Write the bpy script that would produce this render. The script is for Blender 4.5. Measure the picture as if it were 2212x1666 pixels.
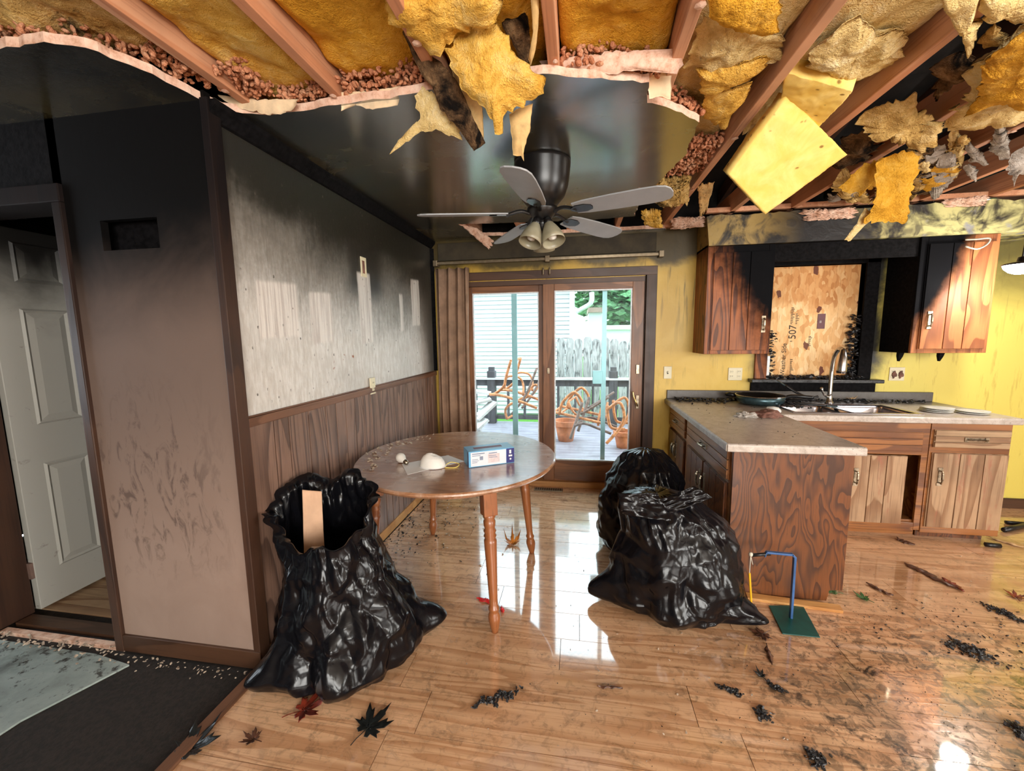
import bpy, math, random
from math import sin, cos, pi, radians, exp, sqrt, atan2
from mathutils import Vector as V, Matrix, noise
random.seed(7)
SC = bpy.context.scene
COL = SC.collection
for o in list(bpy.data.objects): bpy.data.objects.remove(o)

# ------------------------------------------------------------------ camera
IMG_W, IMG_H, FPX, EYE = 2212, 1666, 870.0, 1.5
YAW, PITCH, ROLL = radians(9.4), radians(7.0), radians(0.72)
_f = V((-sin(YAW)*cos(PITCH), cos(YAW)*cos(PITCH), -sin(PITCH)))
_r = V((cos(YAW), sin(YAW), 0)); _d = _f.cross(_r)
RIGHT = _r*cos(ROLL) + _d*sin(ROLL); DOWN = -_r*sin(ROLL) + _d*cos(ROLL); FWD = _f
cam = bpy.data.cameras.new('camera'); cam.sensor_width = 36; cam.lens = 36*FPX/IMG_W; cam.clip_start = .02
camo = bpy.data.objects.new('camera', cam); COL.objects.link(camo)
camo.matrix_world = Matrix(((RIGHT.x, -DOWN.x, -FWD.x, 0), (RIGHT.y, -DOWN.y, -FWD.y, 0), (RIGHT.z, -DOWN.z, -FWD.z, EYE), (0, 0, 0, 1)))
SC.camera = camo
def ray(px, py): return RIGHT*(px-IMG_W/2) + DOWN*(py-IMG_H/2) + FWD*FPX
def at(px, py, Y):                       # the point at depth Y that the photograph shows at that pixel
    d = ray(px, py); return V((0, 0, EYE)) + d*(Y/d.y)
def onz(px, py, z=0.0):                  # the point at height z
    d = ray(px, py); return V((0, 0, EYE)) + d*((z-EYE)/d.z)

# ------------------------------------------------------------------ world, lights, exposure
W = bpy.data.worlds.new('sky'); SC.world = W; W.use_nodes = True
W.node_tree.nodes['Background'].inputs[0].default_value = (0.86, 0.94, 1.0, 1)
W.node_tree.nodes['Background'].inputs[1].default_value = 6.0          # bright overcast sky
def area(name, loc, rot, sx, sy, power, col):
    l = bpy.data.lights.new(name, 'AREA'); l.shape = 'RECTANGLE'; l.size = sx; l.size_y = sy; l.energy = power; l.color = col
    o = bpy.data.objects.new(name, l); COL.objects.link(o); o.location = loc; o.rotation_euler = rot; return o
# daylight entering by the windows of the room behind the photographer
area('daylight_rear_window', (1.6, -3.05, 1.55), (radians(90), 0, 0), 3.0, 1.5, 235, (1.0, .94, .85))
area('daylight_side_window', (5.05, -0.6, 1.5), (radians(90), 0, radians(90)), 2.0, 1.4, 110, (1.0, .94, .85))
area('daylight_hall_window', (-4.15, .9, 1.5), (radians(90), 0, radians(-90)), .9, 1.2, 6, (.75, .87, 1.0))
SC.cycles.use_adaptive_sampling = True; SC.cycles.adaptive_threshold = .05; SC.cycles.max_bounces = 5; SC.cycles.diffuse_bounces = 3; SC.cycles.glossy_bounces = 2; SC.cycles.transparent_max_bounces = 8; SC.cycles.caustics_reflective = False; SC.cycles.caustics_refractive = False
SC.view_settings.view_transform = 'Standard'; SC.view_settings.look = 'None'
SC.view_settings.exposure = 0.0; SC.view_settings.gamma = 1.0; SC.view_settings.use_curve_mapping = False

# ------------------------------------------------------------------ geometry helpers
WLOC = {}
class B:
    def __init__(s): s.v = []; s.f = []
    def add(s, vs, fs):
        o = len(s.v); s.v += [V(v) for v in vs]; s.f += [tuple(i+o for i in f) for f in fs]; return s
    def box(s, a, b):
        x0, x1 = sorted((a[0], b[0])); y0, y1 = sorted((a[1], b[1])); z0, z1 = sorted((a[2], b[2]))
        return s.add([(x0,y0,z0),(x1,y0,z0),(x1,y1,z0),(x0,y1,z0),(x0,y0,z1),(x1,y0,z1),(x1,y1,z1),(x0,y1,z1)],
                     [(3,2,1,0),(4,5,6,7),(0,1,5,4),(1,2,6,5),(2,3,7,6),(3,0,4,7)])
    def obox(s, c, size, R):
        hx, hy, hz = [k/2 for k in size]; c = V(c)
        vs = [c + R @ V(p) for p in [(-hx,-hy,-hz),(hx,-hy,-hz),(hx,hy,-hz),(-hx,hy,-hz),(-hx,-hy,hz),(hx,-hy,hz),(hx,hy,hz),(-hx,hy,hz)]]
        return s.add(vs, [(3,2,1,0),(4,5,6,7),(0,1,5,4),(1,2,6,5),(2,3,7,6),(3,0,4,7)])
    def bar(s, a, b, w, h, up=(0,0,1)):
        a, b = V(a), V(b); d = (b-a); L = d.length; d.normalize(); u = V(up); x = d.cross(u)
        if x.length < 1e-4: x = d.cross(V((1,0,0)))
        x.normalize(); z = x.cross(d)
        R = Matrix((x, d, z)).transposed(); return s.obox((a+b)/2, (w, L, h), R)
    def tube(s, path, r, n=8, close=False):
        P = [V(p) for p in path]; m = len(P); rs = r if isinstance(r, (list, tuple)) else [r]*m
        vs = []; t0 = (P[1]-P[0]).normalized(); u = t0.orthogonal().normalized()
        for i in range(m):
            t = (P[min(i+1, m-1)]-P[max(i-1, 0)])
            if t.length < 1e-7: t = t0
            t = t.normalized(); u = (u - t*u.dot(t))
            if u.length < 1e-5: u = t.orthogonal()
            u.normalize(); w = t.cross(u)
            for k in range(n):
                a = 2*pi*k/n; vs.append(P[i] + (u*cos(a)+w*sin(a))*rs[i])
        fs = [(i*n+k, i*n+(k+1)%n, (i+1)*n+(k+1)%n, (i+1)*n+k) for i in range(m-1) for k in range(n)]
        fs += [tuple(reversed(range(n))), tuple(range((m-1)*n, m*n))]
        return s.add(vs, fs)
    def lathe(s, prof, c=(0,0,0), n=24, R=None, ex=1, ey=1):
        c = V(c); vs = []; m = len(prof)
        for r, z in prof:
            for k in range(n):
                a = 2*pi*k/n; p = V((r*cos(a)*ex, r*sin(a)*ey, z)); vs.append(c + (R @ p if R else p))
        fs = [(i*n+k, i*n+(k+1)%n, (i+1)*n+(k+1)%n, (i+1)*n+k) for i in range(m-1) for k in range(n)]
        if prof[0][0] > 1e-6: fs.append(tuple(reversed(range(n))))
        if prof[-1][0] > 1e-6: fs.append(tuple(range((m-1)*n, m*n)))
        return s.add(vs, fs)
    def prism(s, poly, d0, d1, fn=None):
        fn = fn or (lambda a, b, d: (a, b, d)); n = len(poly)
        vs = [fn(a, b, d0) for a, b in poly] + [fn(a, b, d1) for a, b in poly]
        fs = [tuple(reversed(range(n))), tuple(range(n, 2*n))] + [(i, (i+1)%n, n+(i+1)%n, n+i) for i in range(n)]
        return s.add(vs, fs)
    def build(s, name, mat, parent=None, smooth=False, bevel=0, kind=None, origin=None, seg=2):
        xs = [v.x for v in s.v]; ys = [v.y for v in s.v]; zs = [v.z for v in s.v]
        loc = V(origin) if origin is not None else V(((min(xs)+max(xs))/2, (min(ys)+max(ys))/2, min(zs)))
        me = bpy.data.meshes.new(name); me.from_pydata([v-loc for v in s.v], [], s.f); me.update()
        me.materials.append(mat)
        if smooth: me.polygons.foreach_set('use_smooth', [True]*len(me.polygons))
        o = bpy.data.objects.new(name, me); COL.objects.link(o)
        if parent is not None: o.parent = parent; o.location = loc - WLOC[parent.name]
        else: o.location = loc
        WLOC[o.name] = loc
        if bevel:
            b = o.modifiers.new('bevel', 'BEVEL'); b.width = bevel; b.segments = seg; b.limit_method = 'ANGLE'; b.angle_limit = radians(40)
        if kind: o['kind'] = kind
        return o
def tag(o, label=None, cat=None, group=None, kind=None):
    if label: o['label'] = label
    if cat: o['category'] = cat
    if group: o['group'] = group
    if kind: o['kind'] = kind
    return o
def thing(name, loc, label, cat, group=None):
    o = bpy.data.objects.new(name, None); COL.objects.link(o); o.location = loc; o.empty_display_size = .1
    WLOC[o.name] = V(loc); return tag(o, label, cat, group)
def bx(a, b): return B().box(a, b)
def rotz(a): return Matrix.Rotation(a, 3, 'Z')
def roty(a): return Matrix.Rotation(a, 3, 'Y')
def rotx(a): return Matrix.Rotation(a, 3, 'X')
def nz(x, y=0, z=0): return noise.noise(V((x, y, z)))
def sstep(a, b, x):
    t = min(1, max(0, (x-a)/(b-a))); return t*t*(3-2*t)
def smooth_path(P, sub=4):
    P = [V(p) for p in P]; out = []
    for i in range(len(P)-1):
        p0, p1, p2, p3 = P[max(i-1, 0)], P[i], P[i+1], P[min(i+2, len(P)-1)]
        for k in range(sub):
            t = k/sub; out.append(.5*((2*p1)+(p2-p0)*t+(2*p0-5*p1+4*p2-p3)*t*t+(3*p1-p0-3*p2+p3)*t**3))
    out.append(P[-1]); return out

# ------------------------------------------------------------------ material helpers
class NT:
    def __init__(s, name):
        s.m = bpy.data.materials.new(name); s.m.use_nodes = True; s.t = s.m.node_tree; s.t.nodes.clear()
        s.out = s.t.nodes.new('ShaderNodeOutputMaterial'); s._pos = None
    def node(s, typ, ins=None, **kw):
        n = s.t.nodes.new(typ)
        for k, v in kw.items(): setattr(n, k, v)
        for k, v in (ins or {}).items(): s.put(n.inputs[k], v)
        return n
    def put(s, sock, v):
        if isinstance(v, bpy.types.NodeSocket): s.t.links.new(v, sock)
        elif isinstance(v, (tuple, list)) and sock.type == 'RGBA' and len(v) == 3: sock.default_value = (*v, 1)
        else: sock.default_value = v
    def pos(s):
        if not s._pos: s._pos = s.node('ShaderNodeNewGeometry').outputs['Position']
        return s._pos
    def xyz(s, v=None):
        n = s.node('ShaderNodeSeparateXYZ', {0: v if v is not None else s.pos()}); return n.outputs
    def obj(s, jitter=True):
        v = s.node('ShaderNodeTexCoord').outputs['Object']
        if jitter:
            r = s.node('ShaderNodeObjectInfo').outputs['Random']
            c = s.node('ShaderNodeCombineXYZ', {0: s.math('MULTIPLY', r, 17.3), 1: s.math('MULTIPLY', r, 31.7), 2: s.math('MULTIPLY', r, 23.1)}).outputs[0]
            v = s.node('ShaderNodeVectorMath', {0: v, 1: c}, operation='ADD').outputs[0]
        return v
    def rnd(s): return s.node('ShaderNodeObjectInfo').outputs['Random']
    def scale(s, v, sc): return s.node('ShaderNodeVectorMath', {0: v, 1: sc}, operation='MULTIPLY').outputs[0]
    def math(s, op, a, b=0.0, c=None, clamp=False):
        ins = {0: a, 1: b}
        if c is not None: ins[2] = c
        return s.node('ShaderNodeMath', ins, operation=op, use_clamp=clamp).outputs[0]
    def add(s, *a):
        r = a[0]
        for k in a[1:]: r = s.math('ADD', r, k)
        return r
    def mul(s, *a):
        r = a[0]
        for k in a[1:]: r = s.math('MULTIPLY', r, k)
        return r
    def noise(s, v, scale=5, detail=4, rough=.5, dist=0):
        return s.node('ShaderNodeTexNoise', {'Vector': v, 'Scale': scale, 'Detail': min(detail, 6), 'Roughness': rough, 'Distortion': dist}).outputs[0]
    def vor(s, v, scale=5, feature='F1', out='Distance', rnd=1.0):
        return s.node('ShaderNodeTexVoronoi', {'Vector': v, 'Scale': scale, 'Randomness': rnd}, feature=feature).outputs[out]
    def step(s, x, a, b):                # smoothstep from a to b (a may be larger than b)
        n = s.node('ShaderNodeMapRange', {'Value': x, 'From Min': a, 'From Max': b}, interpolation_type='SMOOTHSTEP'); return n.outputs[0]
    def mix(s, f, a, b, mode='MIX'):
        n = s.node('ShaderNodeMix', {0: f, 6: a if not isinstance(a, tuple) else (*a[:3], 1), 7: b if not isinstance(b, tuple) else (*b[:3], 1)}, data_type='RGBA', blend_type=mode); return n.outputs[2]
    def ramp(s, f, stops):
        n = s.node('ShaderNodeValToRGB', {0: f}); e = n.color_ramp.elements
        while len(e) < len(stops): e.new(.5)
        for k, (p, c) in enumerate(stops): e[k].position = p; e[k].color = (*c, 1)
        return n.outputs[0]
    def bump(s, h, strength=.3, dist=.01, normal=None):
        ins = {'Height': h, 'Strength': strength, 'Distance': dist}
        if normal is not None: ins['Normal'] = normal
        return s.node('ShaderNodeBump', ins).outputs[0]
    def boxmask(s, a, b, a0, a1, b0, b1, soft=.01):   # 1 inside the rectangle
        m = s.mul(s.step(a, a0-soft, a0+soft), s.step(a, a1+soft, a1-soft))
        return s.mul(m, s.mul(s.step(b, b0-soft, b0+soft), s.step(b, b1+soft, b1-soft)))
    def surf(s, col, rough=.5, metal=0, normal=None, spec=.5, **kw):
        p = s.node('ShaderNodeBsdfPrincipled', {'Base Color': col, 'Roughness': rough, 'Metallic': metal, 'Specular IOR Level': spec})
        for k, v in kw.items(): s.put(p.inputs[k.replace('_', ' ')], v)
        if normal is not None: s.put(p.inputs['Normal'], normal)
        s.t.links.new(p.outputs[0], s.out.inputs[0]); return s.m

M = {}
def plain(name, col, rough=.5, metal=0, var=.15, scale=30, bump=.0, spec=.5, **kw):
    n = NT(name); v = n.obj()
    a = n.noise(v, scale, 5, .6)
    c = n.mix(n.step(a, .3, .7), tuple(k*(1-var) for k in col), tuple(min(1, k*(1+var)) for k in col))
    M[name] = n.surf(c, rough, metal, n.bump(a, bump, .004) if bump else None, spec, **kw); return M[name]
def woodcol(n, v, axis, cA, cB, cC, rings=9, scale=1.0, stretch=.12):
    """cathedral grain: contour lines of a stretched noise, fine pores along the axis"""
    sc = [3.2*scale]*3; sc[axis] = 3.2*scale*stretch; fine = [120*scale]*3; fine[axis] = 3*scale
    base = n.noise(n.scale(v, tuple(sc)), 1.0, 2.5, .5, .3)
    r = n.math('FRACT', n.mul(base, rings))
    line = n.math('MULTIPLY', n.step(r, .25, .92), n.step(r, 1.0, .94))
    pores = n.noise(n.scale(v, tuple(fine)), 1.0, 2, .6)
    c = n.mix(line, cA, cB)
    c = n.mix(n.mul(n.step(pores, .5, .75), .6), c, cC)
    return c, n.add(n.mul(line, .5), n.mul(pores, -.6)), base
def wood(name, cA, cB, cC, axis=2, rings=9, rough=.4, bump=.12, scale=1.0, stretch=.12, wear=None, soot=None, jitter=True, coat=0.0):
    n = NT(name); v = n.obj(jitter)
    c, h, base = woodcol(n, v, axis, cA, cB, cC, rings, scale, stretch)
    big = n.noise(n.pos(), 3.0, 4, .6)
    c = n.mix(n.mul(n.step(big, .35, .75), .45), c, n.mix(.6, c, (.03, .018, .01)))
    if wear: c = n.mix(n.step(n.noise(n.scale(v, (9, 9, 2.5)), 1.3, 6, .65), *wear[1]), c, wear[0])
    rg = n.add(rough, n.mul(n.noise(v, 9, 3), .15)); spec = .5
    if soot:
        f = soot(n); c = n.mix(f, c, (.004, .004, .005)); rg = n.add(rg, n.mul(f, .25)); spec = n.math('SUBTRACT', .5, n.mul(f, .42))
    M[name] = n.surf(c, rg, 0, n.bump(h, bump, .004), spec, Coat_Weight=coat, Coat_Roughness=.15); return M[name]
# ------------------------------------------------------------------ materials
def soot_left_cab(n):
    x, y, z = n.xyz(); k = n.add(n.mul(n.math('SUBTRACT', x, 1.28), 1.5), n.mul(n.math('SUBTRACT', z, 1.72), .9), n.mul(n.math('SUBTRACT', n.noise(n.pos(), 6, 5, .6), .5), .55))
    return n.step(k, -.22, .3)
def soot_right_cab(n):
    x, y, z = n.xyz(); k = n.add(n.mul(n.math('SUBTRACT', 2.70, x), 1.6), n.mul(n.math('SUBTRACT', z, 1.75), .75), n.mul(n.math('SUBTRACT', n.noise(n.pos(), 5, 5, .6), .5), .25))
    return n.step(k, -.05, .16)
wood('trim_brown', (.062, .026, .013), (.038, .015, .008), (.018, .008, .005), 2, 7, .42, .1, soot=lambda n: n.mul(n.step(n.xyz()[2], 1.3, 2.2), n.step(n.xyz()[1], 2.6, 1.7), .9))
wood('trim_brown_x', (.09, .04, .02), (.055, .023, .011), (.03, .012, .006), 0, 7, .38, .1)
wood('trim_brown_y', (.19, .085, .045), (.12, .05, .025), (.05, .02, .01), 1, 7, .38, .1)
wood('door_wood', (.26, .105, .04), (.14, .05, .018), (.05, .018, .008), 2, 8, .35, .12)
wood('door_wood_x', (.30, .125, .05), (.17, .065, .025), (.06, .022, .01), 0, 8, .35, .12)
wood('wainscot', (.235, .135, .095), (.11, .06, .042), (.05, .026, .018), 2, 16, .36, .25, 1.3, .10)
wood('oak', (.165, .050, .011), (.062, .017, .004), (.036, .010, .003), 2, 16, .36, .12, 1.9, .26, coat=.15)
wood('oak_x', (.36, .135, .035), (.17, .052, .012), (.07, .022, .007), 0, 9, .34, .12, coat=.15)
wood('oak_y', (.40, .17, .06), (.23, .085, .025), (.10, .035, .012), 1, 9, .34, .12, coat=.15)
wood('oak_weathered', (.46, .29, .165), (.28, .145, .07), (.13, .06, .03), 2, 10, .5, .25, 1.0, .14, wear=((.34, .12, .07), (.55, .75)))
wood('oak_weathered_x', (.46, .30, .17), (.28, .15, .075), (.13, .06, .03), 0, 10, .5, .25, 1.0, .14)
wood('oak_left_upper', (.42, .12, .025), (.13, .032, .007), (.08, .02, .006), 2, 14, .45, .12, 1, .14, soot=soot_left_cab)
wood('oak_right_upper', (.48, .17, .05), (.24, .07, .018), (.14, .04, .012), 2, 14, .5, .12, 1, .14, soot=soot_right_cab)
wood('table_wood', (.42, .20, .10), (.30, .125, .055), (.16, .06, .026), 0, 9, .22, .06, 1.4, .12, wear=((.52, .36, .26), (.48, .75)), coat=1.0)
M['table_wood'].node_tree.nodes['Principled BSDF'].inputs['Coat IOR'].default_value = 1.9
wood('leg_wood', (.33, .11, .035), (.22, .065, .02), (.10, .03, .01), 2, 8, .3, .06, 1, .12, coat=.3)
wood('joist_pine', (.72, .37, .21), (.64, .28, .14), (.38, .14, .065), 1, 6, .6, .12, .8, .05)
wood('rafter_char', (.10, .045, .025), (.05, .02, .012), (.015, .008, .006), 1, 6, .7, .2)
wood('strip_wood', (.62, .32, .11), (.5, .23, .07), (.3, .12, .04), 0, 5, .45, .08)
wood('fence_wood', (.46, .44, .43), (.30, .29, .29), (.15, .14, .14), 2, 12, .85, .3, 2.0, .12, wear=((.10, .095, .095), (.52, .66)))
wood('deck_wood', (.38, .36, .41), (.30, .28, .33), (.18, .17, .20), 0, 7, .3, .15)
wood('rail_wood', (.085, .08, .085), (.055, .05, .055), (.02, .02, .02), 2, 7, .6, .15)
wood('pale_board', (.72, .70, .68), (.6, .58, .56), (.4, .38, .36), 0, 5, .6, .1)

# soot-glazed glossy ceiling
n = NT('ceiling_soot'); v = n.pos()
a = n.noise(v, 2.2, 6, .62, .6); b = n.noise(n.scale(v, (1.0, 3.0, 1)), 3.1, 5, .6, .5)
c = n.mix(n.step(a, .38, .72), (.012, .011, .007), (.11, .085, .030)); c = n.mix(n.step(b, .55, .8), c, (.018, .017, .012))
n.m.name = 'ceiling_soot'
x_, y_, z_ = n.xyz(); front = n.step(n.add(y_, n.mul(x_, -.25)), 2.0, 1.65)
c = n.mix(n.mul(front, .8), c, (.006, .006, .005))
rg = n.add(.17, n.mul(n.step(a, .45, .7), .22))
M['ceiling_soot'] = n.surf(c, rg, 0, n.bump(n.add(n.noise(v, 130, 3, .6), n.mul(n.noise(v, 7, 4), 5.0)), .30, .0022), .6, Coat_Weight=1.0, Coat_Roughness=.19, Coat_IOR=3.3)
# torn gypsum
n = NT('gypsum'); v = n.pos(); a = n.noise(v, 25, 6, .65)
M['gypsum'] = n.surf(n.ramp(a, [(.3, (.50, .25, .15)), (.5, (.78, .50, .37)), (.7, (.85, .64, .50))]), .9, 0, n.bump(a, .6, .01), .2)
plain('kraft', (.62, .40, .16), .75, 0, .3, 14, .4)
plain('drywall_paper', (.80, .60, .38), .8, 0, .2, 12, .3)
# left wall: cream wallpaper, sooted at the top, with clean ghosts where pictures hung
n = NT('left_wallpaper'); x, y, z = n.xyz(); v = n.pos()
nA = n.noise(v, 2.2, 6, .6, .4); nB = n.noise(n.scale(v, (1, 9, 2)), 6, 5, .65); nC = n.noise(v, 38, 3, .6)
clean = n.mix(n.step(nB, .3, .75), (.56, .52, .47), (.74, .72, .685))
grime = n.mul(n.step(nA, .42, .68), .35); clean = n.mix(grime, clean, (.40, .375, .34))
edge = n.add(z, n.mul(n.math('SUBTRACT', nA, .5), -.5), n.mul(n.math('SUBTRACT', nC, .5), -.16), n.mul(n.math('SUBTRACT', nB, .5), -.10), n.mul(n.math('SUBTRACT', y, 1.5), .09))
f1 = n.step(edge, 1.55, 1.98); f2 = n.step(edge, 1.88, 2.25)
drip = n.mul(n.step(n.noise(n.scale(v, (1, 22, .9)), 2, 4, .65), .52, .68), n.step(z, 1.2, 1.75), .55); clean = n.mix(drip, clean, (.30, .27, .235)); col = n.mix(n.mul(f1, .8), clean, (.125, .108, .084)); col = n.mix(f2, col, (.022, .02, .015))
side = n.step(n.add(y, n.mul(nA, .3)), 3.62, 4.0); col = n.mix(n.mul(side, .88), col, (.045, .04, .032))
blot = n.mul(n.boxmask(y, z, 2.40, 2.86, 1.78, 2.14, .09), .9); col = n.mix(blot, col, (.016, .013, .01))
gh = None
for (y0, y1, z0, z1) in ((1.655, 1.915, 1.50, 1.765), (2.01, 2.21, 1.47, 1.75), (2.52, 2.68, 1.46, 1.93), (3.39, 3.57, 1.60, 2.0), (3.14, 3.2, 1.55, 1.85)):
    k = n.boxmask(n.add(y, n.mul(n.math('SUBTRACT', nA, .5), .06)), n.add(z, n.mul(n.math('SUBTRACT', y, y0), -.06), n.mul(n.math('SUBTRACT', nC, .5), .02)), y0, y1, z0, z1, .012)
    gh = k if gh is None else n.math('MAXIMUM', gh, k)
streak = n.noise(n.scale(v, (1, 40, 1.2)), 1.5, 3, .6)
col = n.mix(n.mul(gh, .82), col, n.mix(n.step(streak, .45, .62), (.76, .71, .655), (.52, .46, .42)))
speck = n.step(n.vor(n.scale(v, (1, 1, .7)), 26), .17, .10); col = n.mix(n.mul(speck, n.step(nB, .48, .6)), col, (.10, .085, .07))
rust = n.mul(n.step(n.noise(v, 30, 3), .5, .62), n.math('MAXIMUM', n.boxmask(y, z, 2.02, 2.09, 1.24, 1.36, .012), n.boxmask(y, z, 2.16, 2.42, 1.30, 1.41, .004))); rust = n.mul(rust, n.step(n.vor(v, 14), .35, .2))
col = n.mix(rust, col, (.30, .085, .02))
M['left_wallpaper'] = n.surf(col, n.add(.42, n.mul(f2, -.08)), 0, n.bump(n.add(nC, n.mul(nB, 2)), .25, .004), .4)
# short wall by the hall door
n = NT('hall_wall_paint'); x, y, z = n.xyz(); v = n.pos(); nA = n.noise(v, 3, 6, .6, .5); nB = n.noise(n.scale(v, (2, 1, .8)), 7, 6, .65, 1.5)
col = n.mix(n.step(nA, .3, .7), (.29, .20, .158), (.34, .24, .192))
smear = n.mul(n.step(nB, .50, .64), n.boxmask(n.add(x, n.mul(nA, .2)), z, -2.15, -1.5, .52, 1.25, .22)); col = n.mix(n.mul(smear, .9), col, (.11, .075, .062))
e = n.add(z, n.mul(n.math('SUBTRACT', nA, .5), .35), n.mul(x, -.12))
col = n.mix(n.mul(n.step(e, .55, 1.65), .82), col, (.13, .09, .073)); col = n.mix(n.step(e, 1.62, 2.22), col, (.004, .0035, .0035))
M['hall_wall_paint'] = n.surf(col, .6, 0, n.bump(nB, .15, .004), .08)
# back wall: yellow paint with scorch
n = NT('yellow_paint'); x, y, z = n.xyz(); v = n.pos(); nA = n.noise(v, 2.5, 6, .6, .5); nB = n.noise(n.scale(v, (6, 1, .9)), 5, 5, .6)
col = n.mix(n.step(nA, .35, .7), (.64, .40, .06), (.72, .48, .10)); col = n.mix(n.step(x, 1.0, 2.6), col, (.74, .61, .13))
col = n.mix(n.mul(n.step(nB, .56, .72), .45), col, (.42, .27, .05))
wv = n.mul(n.math('SUBTRACT', nA, .5), .3)
s1 = n.mul(n.step(n.add(x, wv), 1.45, 1.66), n.step(n.add(x, wv), 2.62, 2.46), n.step(n.add(z, wv), .93, 1.06))
s2 = n.mul(n.step(n.add(z, wv), 2.02, 2.3), n.step(x, 1.4, .6)); s3 = n.mul(n.step(n.add(z, n.mul(wv, 1.5)), 1.55, 2.1), n.step(x, 2.5, 2.9), .85)
s4 = n.mul(n.step(n.add(z, wv), 2.08, 2.2), .9); s5 = n.mul(n.step(x, -1.2, -1.42), .3)
s = n.math('MAXIMUM', n.math('MAXIMUM', s1, n.mul(s2, .8)), n.math('MAXIMUM', n.math('MAXIMUM', s3, s5), s4))
drip = n.mul(n.step(n.noise(n.scale(v, (14, 1, .8)), 2, 4, .6), .55, .68), n.step(n.add(z, wv), 1.3, 2.0), .6); s = n.math('MAXIMUM', s, drip)
col = n.mix(s, col, (.012, .010, .006))
M['yellow_paint'] = n.surf(col, .42, 0, n.bump(n.add(nB, n.noise(v, 40, 3)), .15, .004), .4)
# soffit: yellow, burnt and blistered
n = NT('soffit_paint'); x, y, z = n.xyz(); v = n.pos(); nA = n.noise(v, 3.2, 6, .62, .8)
col = n.mix(n.step(x, 1.6, 2.7), (.36, .24, .07), (.62, .58, .25))
vo = n.noise(v, 5, 3, .5, 2.0); col = n.mix(n.mul(n.step(vo, .55, .7), .8), col, (.05, .04, .03))
col = n.mix(n.step(nA, .46, .62), col, (.02, .016, .012)); col = n.mix(n.step(n.math('ABSOLUTE', n.math('SUBTRACT', x, 1.85)), .55, .1), col, (.012, .01, .01))
col = n.mix(n.mul(n.step(n.noise(v, 9, 5), .55, .7), n.step(x, 2.3, 2.7)), col, (.30, .30, .33))
M['soffit_paint'] = n.surf(col, .45, 0, n.bump(n.add(nA, vo), .5, .01), .4)
plain('char_black', (.006, .0055, .006), .7, 0, .5, 40, .6, .06)
plain('char_flaky', (.018, .018, .020), .32, 0, .7, 60, .9)
plain('attic_char', (.010, .008, .007), .9, 0, .6, 9, .6)
plain('dark_plaster', (.045, .034, .018), .8, 0, .4, 5, .2)
plain('rear_wall', (.62, .55, .46), .8, 0, .1, 5, .1)
# floor planks (each plank an object): oak print, wet, tracked soot
n = NT('floor_oak'); v = n.obj(); P = n.pos(); x, y, z = n.xyz()
c, h, base = woodcol(n, v, 0, (.80, .485, .28), (.57, .295, .15), (.38, .18, .075), 12, 1.6, .08)
c = n.mix(n.mul(n.rnd(), .22), c, (.45, .25, .12))
g1 = n.noise(P, 1.7, 7, .66, .6); g2 = n.noise(P, 22, 5, .7, .8); g3 = n.noise(n.scale(P, (1, 1.6, 1)), 5.5, 6, .7, .6)
near_right = n.mul(n.step(n.add(x, n.mul(g1, .8)), .55, 1.7), n.step(n.add(y, n.mul(g1, .9)), 3.2, 2.2)); midl = n.mul(n.step(x, -.4, -1.2), n.step(y, 2.0, 2.7), .55)
dirt = n.math('MAXIMUM', n.math('MAXIMUM', near_right, midl), .34)
d1 = n.mul(n.step(n.add(g2, n.mul(near_right, .05)), .5, .64), dirt); d2 = n.mul(n.step(n.add(g3, n.mul(g2, .25)), .66, .80), dirt); d3 = n.mul(n.step(g1, .40, .72), dirt, .75)
c = n.mix(n.mul(d3, .9), c, (.20, .115, .055)); c = n.mix(n.mul(d1, .7), c, (.06, .04, .022)); c = n.mix(n.mul(d2, .95), c, (.012, .011, .01))
wet = n.step(n.noise(P, 1.1, 4, .6, .5), .36, .58)
walk = n.mul(n.step(x, -.9, -.35), n.step(x, 1.1, .45), n.step(y, 1.2, 1.5)); wet = n.math('MAXIMUM', wet, walk)
rg = n.math('SUBTRACT', .40, n.mul(wet, .27)); rg = n.add(rg, n.mul(d1, .12))
bp = n.bump(n.add(n.mul(h, .35), n.mul(g2, .35), n.mul(n.noise(P, 60, 3), .3)), .10, .004)
M['floor_oak'] = n.surf(c, rg, 0, bp, .55, Coat_Weight=n.mul(wet, .9), Coat_Roughness=.045, Coat_IOR=2.25)
plain('floor_joint', (.10, .055, .028), .5, 0, .4, 9, .2)
n = NT('vinyl_lit'); v = n.pos(); x, y, z = n.xyz(); g = n.noise(v, 3, 7, .65, .7); g2 = n.noise(v, 25, 5, .7)  # grey green vinyl, its pale outline is the painted light patch
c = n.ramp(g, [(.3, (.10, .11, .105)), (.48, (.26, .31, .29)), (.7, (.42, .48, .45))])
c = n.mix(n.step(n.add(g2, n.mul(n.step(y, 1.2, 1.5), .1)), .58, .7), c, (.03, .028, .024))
M['vinyl_lit'] = n.surf(c, n.add(.25, n.mul(g, .25)), 0, n.bump(n.add(g, g2), .2, .006), .5)
plain('carpet_shaded', (.016, .011, .008), .95, 0, .5, 60, .8)  # brown carpet, with the shade beside the lit patch put into its colour
plain('door_white', (.62, .60, .55), .45, 0, .06, 6)
n = NT('door_white_soot'); x, y, z = n.xyz(); g = n.noise(n.pos(), 3, 5, .6, .5)
c = n.mix(n.step(n.noise(n.pos(), 12, 5, .7, 1), .62, .75), (.40, .39, .35), (.26, .24, .21))
c = n.mix(n.step(n.add(z, n.mul(g, .4)), 1.75, 2.2), c, (.012, .011, .01))
M['door_white_soot'] = n.surf(c, .42, 0, None, .25)
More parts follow.
